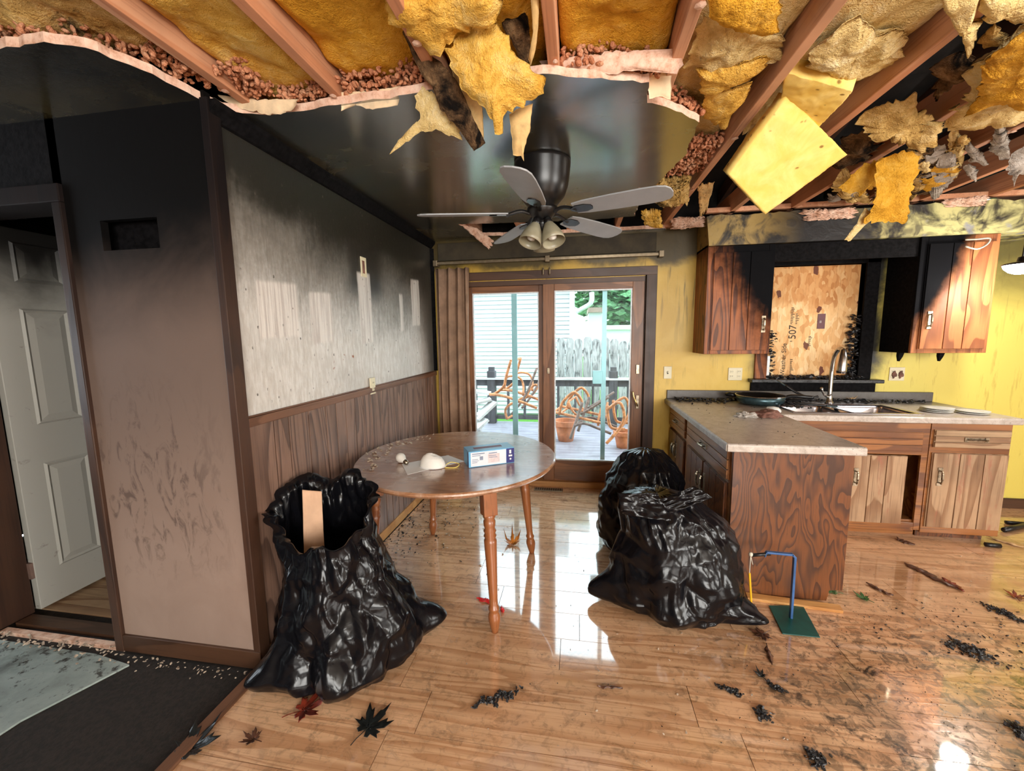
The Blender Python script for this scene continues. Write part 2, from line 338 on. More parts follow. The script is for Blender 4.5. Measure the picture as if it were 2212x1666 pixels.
# insulation
def insul(name, c0, c1, c2, dirt=None, bump=.9):
    n = NT(name); v = n.pos(); a = n.noise(v, 9, 8, .7, .8); b = n.noise(v, 70, 4, .7, .4)
    c = n.ramp(n.add(n.mul(a, .75), n.mul(b, .25)), [(.32, c0), (.5, c1), (.66, c2)])
    if dirt: c = n.mix(n.step(n.noise(v, 6, 6, .65, .8), *dirt[1]), c, dirt[0])
    M[name] = n.surf(c, .95, 0, n.bump(n.add(a, n.mul(b, .55), n.mul(n.noise(v, 190, 2, .6), .35)), bump, .02), .05)
insul('insul_yellow', (.60, .28, .03), (.86, .50, .10), (.93, .66, .24))
insul('insul_pale', (.62, .40, .13), (.86, .64, .28), (.92, .77, .47), ((.25, .16, .07), (.60, .76)))
insul('insul_amber', (.52, .24, .02), (.80, .41, .045), (.90, .54, .11), ((.25, .10, .02), (.62, .8)))
insul('insul_dirty', (.30, .17, .05), (.66, .42, .14), (.84, .62, .30), ((.05, .035, .02), (.56, .70)))
insul('insul_grey', (.22, .18, .15), (.48, .42, .36), (.66, .60, .54), ((.02, .018, .016), (.55, .7)))
insul('insul_pink', (.36, .11, .05), (.66, .28, .15), (.82, .48, .30))
insul('insul_burnt', (.02, .014, .01), (.16, .09, .045), (.42, .26, .13), ((.01, .008, .007), (.45, .6)))
n = NT('batt_facing'); v = n.obj(False); a = n.noise(v, 7, 6, .65, .5); sp = n.vor(n.scale(v, (1, 2.2, 1)), 17)
c = n.mix(n.step(a, .35, .7), (.86, .58, .13), (.92, .70, .25)); c = n.mix(n.mul(n.step(sp, .20, .08), n.step(n.noise(v, 12, 3), .48, .56)), c, (.30, .17, .04))
M['batt_facing'] = n.surf(c, .8, 0, n.bump(a, .4, .01), .2)
# bag plastic
n = NT('bag_plastic'); v = n.obj()
def ridged(sc, dist): return n.math('ABSOLUTE', n.math('SUBTRACT', n.noise(n.scale(v, (1, 1, .6)), sc, 2, .5, dist), .5))
M['bag_plastic'] = n.surf((.004, .004, .0055), .21, 0, n.bump(n.add(n.mul(ridged(7, 1.0), 3.0), n.mul(ridged(22, .8), .5)), .30, .010), .30)
plain('cardboard', (.62, .38, .24), .8, 0, .1, 8)
# counters
n = NT('laminate'); v = n.pos(); a = n.noise(v, 14, 7, .7, 1.0); b = n.noise(v, 90, 3, .6); d = n.noise(n.scale(v, (3, 1, 1)), 5, 6, .68, .4)
c = n.ramp(a, [(.3, (.36, .30, .255)), (.5, (.51, .44, .385)), (.68, (.62, .56, .50))]); c = n.mix(n.step(b, .60, .72), c, (.22, .17, .13)); c = n.mix(n.mul(n.step(d, .58, .75), .4), c, (.24, .20, .17))
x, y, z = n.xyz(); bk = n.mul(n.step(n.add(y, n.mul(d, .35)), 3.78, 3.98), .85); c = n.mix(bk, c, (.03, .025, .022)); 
M['laminate'] = n.surf(c, n.add(.2, n.mul(a, .25)), 0, n.bump(b, .06, .003), .5)
# boarded window
n = NT('osb'); v = n.obj(False); w = n.scale(v, (1.0, 1, .45)); d1 = n.node('ShaderNodeTexVoronoi', {'Vector': n.node('ShaderNodeVectorMath', {0: w, 1: n.scale(n.node('ShaderNodeTexNoise', {'Vector': v, 'Scale': 9}).outputs[1], (.05, .05, .05))}, operation='ADD').outputs[0], 'Scale': 34})
s1 = n.node('ShaderNodeSeparateColor', {0: d1.outputs['Color']}).outputs
gr = n.noise(n.scale(v, (90, 90, 10)), 1, 3, .6)
c = n.ramp(s1[0], [(0, (.60, .30, .11)), (.3, (.76, .43, .18)), (.7, (.84, .53, .25)), (1, (.90, .65, .36))])
c = n.mix(n.mul(n.step(gr, .5, .7), .35), c, (.38, .17, .06)); c = n.mix(n.mul(n.step(s1[1], .975, .98), .9), c, (.11, .02, .02))
x, y, z = n.xyz(); st = n.noise(n.pos(), 3.5, 5, .6, .6)
wet = n.math('MAXIMUM', n.step(n.add(z, n.mul(st, .35)), 1.86, 2.0), n.mul(n.step(n.add(x, n.mul(st, .3)), 2.27, 2.36), n.step(n.add(z, n.mul(st, .3)), 1.58, 1.45)))
c = n.mix(n.mul(wet, .7), c, n.mix(1.0, c, (.62, .42, .24), 'MULTIPLY'))
M['osb'] = n.surf(c, .7, 0, n.bump(s1[2], .3, .004), .3)
plain('ink', (.035, .02, .012), .7)
plain('red_tape', (.10, .012, .018), .5)
# metals, ceramics, plastics
plain('stainless', (.62, .60, .64), .22, 1.0, .08, 20)
plain('chrome', (.50, .48, .46), .25, 1.0, .15, 30)
plain('brass_old', (.30, .24, .17), .35, 1.0, .4, 60)
plain('brass_gold', (.62, .40, .16), .3, 1.0, .2, 40)
plain('pan_body', (.045, .085, .10), .3, .6, .3, 30)
plain('pan_inside', (.006, .006, .007), .4)
plain('black_plastic', (.008, .008, .009), .35)
plain('white_ceramic', (.80, .79, .76), .25, 0, .05, 9)
plain('plate_white', (.74, .73, .70), .45, 0, .08, 20)
plain('ivory_plastic', (.72, .64, .44), .4, 0, .05, 9)
plain('slot_dark', (.02, .016, .012), .6)
plain('fan_dark', (.008, .007, .007), .32, 0, .3, 12)
plain('fan_blade', (.36, .37, .385), .5, 0, .06, 8)
n = NT('shade_glass'); v = n.obj(); z = n.xyz(n.node('ShaderNodeTexCoord').outputs['Object'])[2]; g = n.noise(v, 8, 4)
M['shade_glass'] = n.surf(n.mix(n.step(g, .3, .7), (.26, .23, .15), (.36, .32, .22)), .35, 0, None, .5)
plain('curtain_cloth', (.27, .165, .105), .85, 0, .2, 9, .2)
plain('rod_metal', (.22, .17, .11), .4, .8)
plain('alu_green', (.42, .62, .64), .4, .3, .06, 8)
plain('frame_white', (.75, .78, .80), .4)
plain('blue_paint', (.045, .12, .30), .35, .2, .2, 12)
plain('green_plate', (.003, .065, .055), .35, 0, .3, 10, .1)
plain('yellow_wood', (.86, .45, .02), .4, 0, .08, 9)
plain('cord_white', (.6, .55, .45), .8)
plain('leaf_black', (.010, .012, .012), .28, 0, .5, 40, .4)
plain('leaf_red', (.16, .022, .010), .35, 0, .6, 25, .3)
plain('leaf_orange', (.50, .17, .025), .4, 0, .4, 20, .3)
plain('leaf_brown', (.085, .035, .020), .35, 0, .5, 30, .3)
plain('leaf_green', (.03, .10, .02), .5, 0, .5, 30, .3)
plain('leaf_tan', (.62, .40, .20), .6, 0, .2, 20, .3)
plain('red_plastic', (.70, .03, .03), .4)
plain('clear_grey', (.5, .45, .40), .4, 0, .3, 20)
plain('mitt_cloth', (.19, .085, .06), .8, 0, .4, 18, .5)
plain('paper', (.78, .76, .74), .7, 0, .03, 6)
plain('mask_cloth', (.80, .76, .70), .8, 0, .04, 20, .2)
plain('strap_yellow', (.80, .62, .15), .5)
plain('bulb_glass', (.75, .71, .64), .12, 0, .05, 9)
plain('box_blue', (.15, .42, .66), .3, 0, .08, 9)
plain('box_white', (.70, .72, .76), .35, 0, .04, 12)
plain('box_navy', (.03, .03, .16), .35)
plain('box_slot', (.16, .04, .07), .5)
plain('box_text', (.24, .27, .36), .5)
plain('box_pink', (.66, .55, .55), .45)
plain('siding', (.58, .61, .64), .6, 0, .03, 2)
plain('white_metal', (.66, .69, .72), .45, 0, .03, 3)
plain('grass', (.10, .30, .03), .8, 0, .4, 30, .5)
plain('foliage', (.10, .24, .10), .7, 0, .5, 12)
plain('bark', (.09, .06, .04), .9, 0, .3, 10)
plain('roof_brown', (.30, .20, .16), .8)
plain('rust', (.52, .20, .075), .5, .15, .45, 20, .2)
plain('rust_dark', (.16, .10, .08), .55, .2, .4, 20, .2)
plain('terracotta', (.58, .20, .085), .7, 0, .2, 14)
plain('wire_grey', (.25, .27, .28), .5, .5)
plain('char_bits', (.012, .011, .011), .4, 0, .6, 60)
plain('pale_bits', (.42, .33, .25), .8, 0, .4, 60)
n = NT('pane_glass'); fr = n.node('ShaderNodeFresnel', {'IOR': 1.09}).outputs[0]
tr = n.node('ShaderNodeBsdfTransparent', {'Color': (.90, .965, .975)}); gl = n.node('ShaderNodeBsdfGlossy', {'Roughness': .03}); df = n.node('ShaderNodeBsdfDiffuse', {'Color': (.75, .85, .9)})
grime = n.mul(n.step(n.noise(n.scale(n.pos(), (1, 1, .5)), 5, 6, .7, .6), .50, .75), .10)
m1 = n.node('ShaderNodeMixShader', {0: fr}); n.t.links.new(tr.outputs[0], m1.inputs[1]); n.t.links.new(gl.outputs[0], m1.inputs[2])
m2 = n.node('ShaderNodeMixShader', {0: n.add(grime, .015)}); n.t.links.new(m1.outputs[0], m2.inputs[1]); n.t.links.new(df.outputs[0], m2.inputs[2])
n.t.links.new(m2.outputs[0], n.out.inputs[0]); M['pane_glass'] = n.m
n = NT('lamp_glow'); e = n.node('ShaderNodeEmission', {'Color': (.93, .95, 1.0), 'Strength': 26.0}); n.t.links.new(e.outputs[0], n.out.inputs[0]); M['lamp_glow'] = n.m
# ------------------------------------------------------------------ the room shell
YB, XL, ZC = 3.91, -1.44, 2.425
YP = 1.47                                    # front of the short wall beside the hall door
fl = bx((-1.41, -3.2, -.10), (5.1, YB, -.005)).build('floor', M['floor_joint'], kind='structure')
RW, PL = .19, 1.22
meshes = {}
row = 0; y = -1.19
while y < YB-.005:
    w = min(RW, YB-y); x = -1.41 - random.random()*PL*.95
    while x < 5.1:
        a = max(x, -1.41); b = min(x+PL, 5.1); x += PL
        if b-a < .02: continue
        key = (round(b-a, 3), round(w, 3))
        if key not in meshes:
            o = bx((0, 0, 0), (b-a-.0025, w-.0025, .005)).build('floor_plank', M['floor_oak'], fl, bevel=0, origin=(0, 0, 0)); meshes[key] = o.data
        else:
            o = bpy.data.objects.new('floor_plank', meshes[key]); COL.objects.link(o); o.parent = fl
        o.location = V((a+.001, y+.001, -.005)) - WLOC['floor']
        o.location.z += random.random()*.0006
    y += RW; row += 1
# hall / entry floors on the left: lit patch and shade painted as floor colours
fh = bx((-4.3, -3.2, -.10), (-1.41, 4.2, -.016)).build('floor_hall', M['carpet_shaded'], kind='structure')
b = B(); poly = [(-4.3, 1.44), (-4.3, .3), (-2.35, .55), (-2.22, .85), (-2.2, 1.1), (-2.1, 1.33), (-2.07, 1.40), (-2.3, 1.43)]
b.prism(poly, -.016, -.008); tag(b.build('vinyl_lit_patch', M['vinyl_lit']), 'pale grey green vinyl floor before the hall door with the lit patch painted in', 'flooring')
b = B()
pts = [(-2.2+nz(i*.7)*.06, .55+i*.06) for i in range(15)]
for i in range(7):
    o = bx((-4.2, 1.66+i*.125, -.016), (-2.0, 1.66+i*.125+.122, -.006)).build('floor_plank', M['oak_weathered_x'], fh)
tr = bx((-2.97, 1.47, -.016), (-2.19, 1.50, .004)).build('threshold_strip', M['red_plastic'], fh); tr.data.materials[0] = M['gypsum']
bx((-2.97, 1.53, -.016), (-2.19, 1.60, .006)).build('threshold_board', M['trim_brown_x'], fh)
o = bx((-1.45, -.6, -.016), (-1.395, 1.44, .012)).build('trim_2', M['trim_brown_y'], kind='structure', bevel=.004)

# left wall with its wainscot of vertical boards
wl = bx((-1.60, YP+.05, 0), (XL, YB+.15, 2.46)).build('wall_left', M['left_wallpaper'], kind='structure')
bx((XL, YP+.05, 0), (XL+.004, YB, 1.13)).build('wainscot_backing', M['slot_dark'], wl)
y = YP+.052; random.seed(11)
while y < YB-.01:
    w = random.choice((.085, .105, .13, .15, .10)); w = min(w, YB-y)
    bx((XL+.003, y+.0035, .06), (XL+.012, y+w-.0035, 1.125)).build('wainscot_board', M['wainscot'], wl, bevel=.002)
    y += w
rail = B(); rail.box((XL, YP+.05, 1.115), (XL+.020, YB, 1.155)); rail.box((XL, YP+.05, 1.155), (XL+.012, YB, 1.163))
rail.build('chair_rail', M['trim_brown_y'], wl, bevel=.003)
bx((XL, YP+.05, 0), (XL+.022, YB, .07)).build('baseboard_left', M['strip_wood'], kind='structure', bevel=.003)
bx((XL-.012, YP-.01, 0), (XL+.022, YP+.05, 2.43)).build('trim_3', M['trim_brown'], kind='structure', bevel=.003)
# crown moulding between the left wall and the ceiling, and the corner bead
b = B(); b.prism([(XL, 2.425), (XL, 2.36), (XL+.012, 2.365), (XL+.045, 2.405), (XL+.05, 2.425)], YP, YB, lambda a, z, d: (a, d, z))
b.build('trim_4', M['char_black'], kind='structure')
b = B(); b.prism([(XL, 0), (XL+.03, 0), (XL, -.03)], 1.16, 2.36, lambda a, c, d: (a, YB+c, d)); b.build('trim_5', M['char_black'], kind='structure')

# short wall beside the hall door, with a hole where a box was cut out
b = B(); hx0, hx1, hz0, hz1 = -2.00, -1.715, 1.882, 2.005
for (x0, x1, z0, z1) in ((-2.17, hx0, 0, 2.46), (hx1, XL, 0, 2.46), (hx0, hx1, 0, hz0), (hx0, hx1, hz1, 2.46)): b.box((x0, YP, z0), (x1, YP+.03, z1))
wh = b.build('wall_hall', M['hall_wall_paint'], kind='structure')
bx((-2.17, YP+.09, 0), (-1.60, YP+.13, 2.46)).build('wall_core', M['char_black'], wh)
bx((-2.17, YP-.014, 0), (XL+.022, YP, .085)).build('baseboard_hall', M['trim_brown_x'], kind='structure', bevel=.003)
b = B(); b.box((-2.215, YP-.018, 0), (-2.17, YP+.15, 2.09)); b.box((-3.06, YP-.018, 0), (-2.985, YP+.15, 2.09)); b.box((-3.06, YP-.018, 2.09), (-2.17, YP+.15, 2.165))
b.build('trim_1', M['trim_brown'], kind='structure', bevel=.004)
b = B(); b.box((-2.215, YP, 2.165), (-2.17, YP+.13, 2.46)); b.box((-3.06, YP, 2.165), (-2.17, YP+.13, 2.46)); b.box((-4.3, YP, 0), (-3.06, YP+.13, 2.46))
b.build('wall_hall_front', M['char_black'], kind='structure')
b = B(); b.box((-4.3, 4.06, 0), (-1.6, 4.2, 2.46)); b.box((-4.42, -3.2, 0), (-4.3, .35, 2.46)); b.box((-4.42, 1.45, 0), (-4.3, 4.2, 2.46)); b.box((-4.42, .35, 0), (-4.3, 1.45, .85)); b.box((-4.42, .35, 2.15), (-4.3, 1.45, 2.46))
b.build('wall_far_left', M['dark_plaster'], kind='structure')

# hall door standing open, six raised panels
dr = thing('door_1', (-2.98, 1.63, 0), 'white six panel door standing open, sooted at the top', 'door'); dr['kind'] = 'structure'
DX = -2.96
b = B(); b.box((DX-.04, 1.63, .012), (DX, 2.39, 2.10)); b.build('door_leaf', M['door_white_soot'], dr, bevel=.003)
for (y0, y1) in ((1.735, 1.945), (2.075, 2.285)):
    for (z0, z1) in ((.215, .825), (1.045, 1.68), (1.82, 2.03)):
        b = B(); w = .03
        for k, (i, d) in enumerate(((0, .0), (.014, .011), (.03, .002), (.038, .002))):
            pass
        rings = [(0, .001), (.010, .011), (.022, .003), (.050, .010)]
        vs = []; fs = []
        for q, (ins, dep) in enumerate(rings): vs += [(DX+dep, y0+ins, z0+ins), (DX+dep, y1-ins, z0+ins), (DX+dep, y1-ins, z1-ins), (DX+dep, y0+ins, z1-ins)]
        for q in range(3):
            for k in range(4): fs.append((q*4+k, q*4+(k+1)%4, q*4+4+(k+1)%4, q*4+4+k))
        fs.append((12, 13, 14, 15)); b.add(vs, fs); b.build('raised_panel', M['door_white_soot'], dr)
bx((DX-.045, 1.615, .20), (DX-.004, 1.632, .29)).build('hinge', M['rust_dark'], dr)
bx((DX-.045, 1.615, 1.80), (DX-.004, 1.632, 1.89)).build('hinge', M['rust_dark'], dr)

# back wall with the patio door opening and the boarded window opening
DXL, DXR, DZT = -1.17, .60, 2.03
WX0, WX1, WZ0, WZ1 = 1.655, 2.375, 1.095, 2.07
b = B()
for (x0, x1, z0, z1) in ((-1.6, DXL, 0, 2.46), (DXL, DXR, DZT, 2.46), (DXR, WX0, 0, 2.46), (WX0, WX1, 0, WZ0), (WX0, WX1, WZ1, 2.46), (WX1, 5.22, 0, 2.46)): b.box((x0, YB, z0), (x1, YB+.15, z1))
wb = b.build('wall_back', M['yellow_paint'], kind='structure')
b = B(); b.box((5.1, -3.2, 0), (5.22, -1.65, 2.46)); b.box((5.1, .45, 0), (5.22, YB, 2.46)); b.box((5.1, -1.65, 0), (5.22, .45, .75)); b.box((5.1, -1.65, 2.25), (5.22, .45, 2.46))
b.build('wall_right', M['rear_wall'], kind='structure')
b = B(); b.box((-4.42, -3.32, 0), (.05, -3.2, 2.46)); b.box((3.15, -3.32, 0), (5.22, -3.2, 2.46)); b.box((.05, -3.32, 0), (3.15, -3.2, .75)); b.box((.05, -3.32, 2.35), (3.15, -3.2, 2.46))
b.build('wall_rear', M['rear_wall'], kind='structure')
bx((2.89, YB-.016, 0), (5.1, YB, .085)).build('baseboard_back', M['trim_brown_x'], kind='structure', bevel=.003)
bx((.70, YB-.014, 0), (.86, YB, .085)).build('baseboard_back_mid', M['trim_brown_x'], kind='structure', bevel=.003)

# ceiling: what is left of it, torn along its front edge
torn = [(-4.35, 1.02), (-1.82, 1.12), (-1.65, 1.12), (-1.55, 1.16), (-1.474, 1.31), (-1.464, 1.42), (-1.434, 1.55), (-1.277, 1.613), (-1.124, 1.608), (-.93, 1.594), (-.695, 1.59), (-.4, 1.56), (-.137, 1.557), (.043, 1.616), (.247, 1.68), (.262, 1.818), (.347, 1.85), (.515, 2.008), (.543, 2.356), (.498, 2.59), (.42, 3.06), (.425, 3.42), (.1, 3.46), (-.38, 3.42), (-.7, 3.39), (-.987, 3.36), (-.95, 3.55), (-.88, 3.78), (-.6, 3.82), (.2, 3.84), (.78, 3.86)]
dense = []
for i in range(len(torn)-1):
    (x0, y0), (x1, y1) = torn[i], torn[i+1]; L = sqrt((x1-x0)**2+(y1-y0)**2); k = max(1, int(L/.03)) if i else 1
    for j in range(k):
        t = j/k; x = x0+(x1-x0)*t; y = y0+(y1-y0)*t
        a = .013 if i else 0
        dense.append((x+a*(nz(x*25, y*25)+.6*nz(x*70, y*70, 3)), y+a*(nz(x*25, y*25, 9)+.7*nz(x*70, y*70, 5))))
outer = [(.80, YB+.1), (-4.35, YB+.1)]
b = B(); b.prism(dense+outer, ZC, 2.455)
ce = b.build('ceiling', M['ceiling_soot'], kind='structure'); ce.data.materials.append(M['gypsum'])
for p in ce.data.polygons:
    if abs(p.normal.z) < .5 or p.normal.z > .5: p.material_index = 1
bx((-4.35, -3.25, ZC), (5.15, .30, 2.455)).build('ceiling_rear', M['rear_wall'], kind='structure')
# exposed joists
JX = [-1.345, -.96, -.53, -.095, .335, .745, 1.195, 1.63, 2.06, 2.49, 2.92, 3.35, 3.78, 4.2, 4.6]
names = ['joist above the left wall', 'joist left of the hanging insulation', 'joist behind the hanging insulation', 'joist above the middle of the patio door', 'joist by the right end of the torn ceiling edge', 'long joist running to the right end of the patio door', 'joist over the peninsula counter', 'joist over the sink', 'joist over the right wall cabinet', 'shadowed joist right of the wall cabinets']
for i, x in enumerate(JX):
    o = bx((x-.02, .25, 2.455), (x+.02, YB+.1, 2.595)).build('ceiling_joist', M['joist_pine'], kind='structure', bevel=.003)
    tag(o, 'exposed orange pine '+(names[i] if i < len(names) else 'joist at the far right of the ceiling'), 'joist', 'exposed ceiling joists')
    random.seed(i)
    for k in range(5):
        yy = .9+k*.45+random.random()*.3
        if random.random() < .7 and 0 <= i < 9:
            s = B(); s.lathe([(0, 0), (.010+random.random()*.008, .004), (.006, .010), (0, .012)], (x+random.uniform(-.012, .012), yy, 2.443), 7); s.build('gypsum_plug', M['gypsum'], o)
# roof deck far above, charred, with one hole open to the sky
def roofz(y): return 2.72+(4.3-y)*.19
hole = ray(2150, 408); t = 1.0
best = None
for k in range(2000):
    p = V((0, 0, EYE)) + hole*(k*.004/FPX*4)
    if p.z > roofz(p.y): best = p; break
best = best or V((3.2, 3.4, 3))
b = B(); y = -3.5
while y < 4.4:
    segs = [(-4.5, 5.4)]
    for (a, c) in segs:
        b.add([(a, y, roofz(y)), (c, y, roofz(y)), (c, y+.199, roofz(y+.199)), (a, y+.199, roofz(y+.199)), (a, y, roofz(y)+.02), (c, y, roofz(y)+.02), (c, y+.199, roofz(y+.199)+.02), (a, y+.199, roofz(y+.199)+.02)],
              [(3,2,1,0),(4,5,6,7),(0,1,5,4),(1,2,6,5),(2,3,7,6),(3,0,4,7)])
    y += .2
rf = b.build('roof_deck', M['attic_char'], kind='structure')
for i, x in enumerate(JX):
    B().bar((x+.05, 4.3, roofz(4.3)-.06), (x+.05, -3.3, roofz(-3.3)-.06), .04, .12).build('rafter', M['rafter_char'], rf)
ga, gb_ = at(2106, 408, 4.06).x, at(2192, 408, 4.06).x
b = B(); b.box((-4.5, 4.06, 2.46), (ga, 4.2, 2.85)); b.box((gb_, 4.06, 2.46), (5.4, 4.2, 2.85)); b.box((-4.5, -3.5, 2.46), (5.4, -3.35, 4.3)); b.box((-4.55, -3.5, 2.46), (-4.42, 4.4, 4.4)); b.box((5.22, -3.5, 2.46), (5.4, 4.4, 4.4))
b.build('wall_attic', M['attic_char'], kind='structure')

# soffit over the wall cabinets, its upper edge broken away
top = []
x = 5.1
while x > 1.0:
    top.append((x, 2.43+.022*nz(x*5)+.016*nz(x*23, 4)-(.05 if 1.75 < x < 2.05 else 0))); x -= .035
b = B(); b.prism([(1.03, 2.20), (5.1, 2.20)]+top, 3.565, 3.585, lambda a, z, d: (a, d, z)); b.box((1.03, 3.585, 2.20), (5.1, YB, 2.215)); b.box((1.03, 3.585, 2.20), (1.05, YB, 2.44))
b.build('wall_soffit', M['soffit_paint'], kind='structure')
b = B(); b.box((.72, YB-.05, 2.435), (5.1, YB, 2.475)); b.box((1.0, 3.56, 2.455), (5.1, 3.60, 2.49)); b.build('trim_6', M['joist_pine'], kind='structure')

# ---- patio door
pd = thing('door_2', (-.2, YB, 0), 'brown wooden sliding patio door with two glazed panels', 'patio door'); pd['kind'] = 'structure'
b = B(); b.box((DXL-.02, YB-.018, 0), (DXL+.05, YB+.15, 2.04)); b.box((.605, YB-.018, 0), (.70, YB+.01, 2.04)); b.box((.595, YB, 0), (.62, YB+.15, 2.04))
b.build('door_casing', M['trim_brown'], pd, bevel=.004)
bx((DXL-.02, YB-.02, 2.035), (.70, YB+.01, 2.115)).build('head_casing', M['trim_brown_x'], pd, bevel=.004)
bx((DXL, YB+.005, 1.985), (.62, YB+.15, 2.035)).build('head_jamb', M['trim_brown_x'], pd)
bx((DXL, YB-.03, 0), (.62, YB+.16, .055)).build('threshold', M['strip_wood'], pd, bevel=.004)
def sash(x0, x1, y0, y1, sl, sr, name):
    z0, z1, g0, g1 = .05, 1.99, .262, 1.925
    f = bx((x0, y0, z0), (x0+sl, y1, z1)).build('stile', M['door_wood'], pd, bevel=.003)
    bx((x1-sr, y0, z0), (x1, y1, z1)).build('stile', M['door_wood'], pd, bevel=.003)
    bx((x0+sl, y0, z0), (x1-sr, y1, g0)).build('bottom_rail', M['door_wood_x'], pd, bevel=.003)
    bx((x0+sl, y0, g1), (x1-sr, y1, z1)).build('top_rail', M['door_wood_x'], pd, bevel=.003)
    b = B(); e = .012
    b.box((x0+sl, y0+.01, g0), (x0+sl+e, y0+.03, g1)); b.box((x1-sr-e, y0+.01, g0), (x1-sr, y0+.03, g1)); b.box((x0+sl+e, y0+.01, g0), (x1-sr-e, y0+.03, g0+e)); b.box((x0+sl+e, y0+.01, g1-e), (x1-sr-e, y0+.03, g1))
    b.build('glazing_bead', M['frame_white'], pd)
    bx((x0+sl, (y0+y1)/2-.003, g0), (x1-sr, (y0+y1)/2+.003, g1)).build('glass_pane', M['pane_glass'], pd)
sash(DXL+.02, -.29, YB+.07, YB+.115, .10, .095, 'fixed')
sash(-.34, .60, YB+.015, YB+.06, .11, .11, 'sliding')
b = B(); b.box((-.30, YB+.0, 1.13), (-.275, YB+.018, 1.19)); b.build('latch_plate', M['brass_old'], pd, bevel=.003)
b = B(); b.box((.535, YB+.003, 1.13), (.565, YB+.018, 1.22)); b.box((.54, YB+.003, .80), (.57, YB+.018, .93)); hb = b.build('handle_plate', M['brass_old'], pd, bevel=.003)
B().tube(smooth_path([(.55, YB+.005, .84), (.55, YB-.04, .835), (.535, YB-.055, .87), (.515, YB-.045, .92), (.505, YB-.04, .97)], 5), .008, 8).build('door_handle', M['brass_gold'], pd, smooth=True)
# green aluminium insect screens outside the glass
for (x0, x1) in ((-.664, -.61), (.225, .268)):
    bx((x0, YB+.125, .05), (x1, YB+.14, 2.0)).build('screen_frame_upright', M['alu_green'], pd)
bx((.14, YB+.118, 1.02), (.235, YB+.15, 1.15)).build('screen_latch', M['alu_green'], pd, bevel=.004)
# curtain, rod and header board
cu = thing('curtain', (-1.22, YB-.1, 0), 'brown beige pleated curtain gathered at the left of the patio door', 'curtain')
b = B(); nu, nv = 90, 30; vs = []; fs = []
for j in range(nv+1):
    t = j/nv; z = .30+t*1.855
    for i in range(nu+1):
        s = i/nu; x = -1.385+s*.345*(1-.05*sin(t*3)); y = YB-.065+.026*sin(s*26+1.2*sin(t*2+s*4))+.014*nz(s*9, t*2); vs.append((x, y, z+.01*nz(s*8)))
for j in range(nv):
    for i in range(nu): fs.append((j*(nu+1)+i, j*(nu+1)+i+1, (j+1)*(nu+1)+i+1, (j+1)*(nu+1)+i))
b.add(vs, fs); cl = b.build('curtain_panel', M['curtain_cloth'], cu, smooth=True); so = cl.modifiers.new('solid', 'SOLIDIFY'); so.thickness = .003
rd = thing('curtain_rod', (-.3, YB-.05, 2.2), 'soot darkened curtain traverse rod above the patio door', 'curtain rod')
b = B(); b.box((-1.39, YB-.055, 2.195), (.70, YB-.04, 2.222)); b.build('rod', M['rod_metal'], rd, bevel=.003)
for x in (-1.385, -.30, .71): bx((x-.012, YB-.075, 2.18), (x+.03, YB, 2.235)).build('bracket', M['rod_metal'], rd, bevel=.003)
for x in (-.33, -.27): B().lathe([(.004, 0), (.009, .01), (.009, .05), (.005, .07)], (x, YB-.06, 2.06), 8).build('carrier', M['rod_metal'], rd)
b = bx((-1.36, YB-.03, 2.235), (.68, YB, 2.40)).build('trim_7', M['trim_brown_x'], kind='structure', bevel=.004); b.data.materials[0] = M['dark_plaster']

# ---- boarded kitchen window
wn = thing('window_1', (2.0, YB, 1.09), 'kitchen window boarded up with a sheet of strand board', 'window'); wn['kind'] = 'structure'
bx((WX0-.02, YB+.06, WZ0-.01), (WX1+.02, YB+.075, WZ1+.01)).build('strand_board', M['osb'], wn, origin=(WX0, YB+.06, WZ0))
b = B(); b.box((WX0-.10, YB-.02, WZ0), (WX0, YB+.06, WZ1+.08)); b.build('side_casing', M['oak_left_upper'], wn, bevel=.004)
b = B(); b.box((WX1, YB-.02, WZ0), (WX1+.10, YB+.06, WZ1+.08)); b.build('side_casing', M['char_black'], wn, bevel=.004)
bx((WX0-.1, YB-.02, WZ1), (WX1+.1, YB+.06, WZ1+.08)).build('head_casing', M['char_black'], wn, bevel=.004)
bx((1.51, YB-.09, 1.065), (2.54, YB+.06, 1.095)).build('sill', M['char_flaky'], wn, bevel=.005)
bx((1.53, YB-.02, .965), (2.52, YB, 1.065)).build('apron', M['char_black'], wn, bevel=.004)
bx((WX0, YB+.0, WZ0), (WX0+.028, YB+.055, WZ0+.20)).build('white_jamb', M['frame_white'], wn)
random.seed(5)
b = B()
def flake(b, c, s):
    R = rotz(random.random()*6)@rotx(random.uniform(-.7, .7))@roty(random.uniform(-.7, .7)); k = random.randint(4, 6)
    vs = [V(c)+R@V((cos(2*pi*i/k)*s*random.uniform(.6, 1.2), sin(2*pi*i/k)*s*random.uniform(.3, .8), 0)) for i in range(k)]; w = R@V((0, 0, s*.35))
    b.add(vs+[p+w for p in vs], [tuple(reversed(range(k))), tuple(range(k, 2*k))]+[(i, (i+1)%k, k+(i+1)%k, k+i) for i in range(k)])
for k in range(170): flake(b, (WX1-.075+random.random()*.09, YB+.0+random.random()*.04, WZ0+random.random()**1.4*.55), random.uniform(.010, .028))
for k in range(90): flake(b, (WX0+.03+random.random()*.05*(1 if k % 2 else .4), YB+.02+random.random()*.03, WZ0+random.random()*.42), random.uniform(.008, .022))
for k in range(160): flake(b, (WX0+random.random()*.75, YB-.06+random.random()*.1, WZ0+.004+random.random()*.02), random.uniform(.010, .03))
b.build('charred_flakes', M['char_flaky'], wn, kind='stuff')
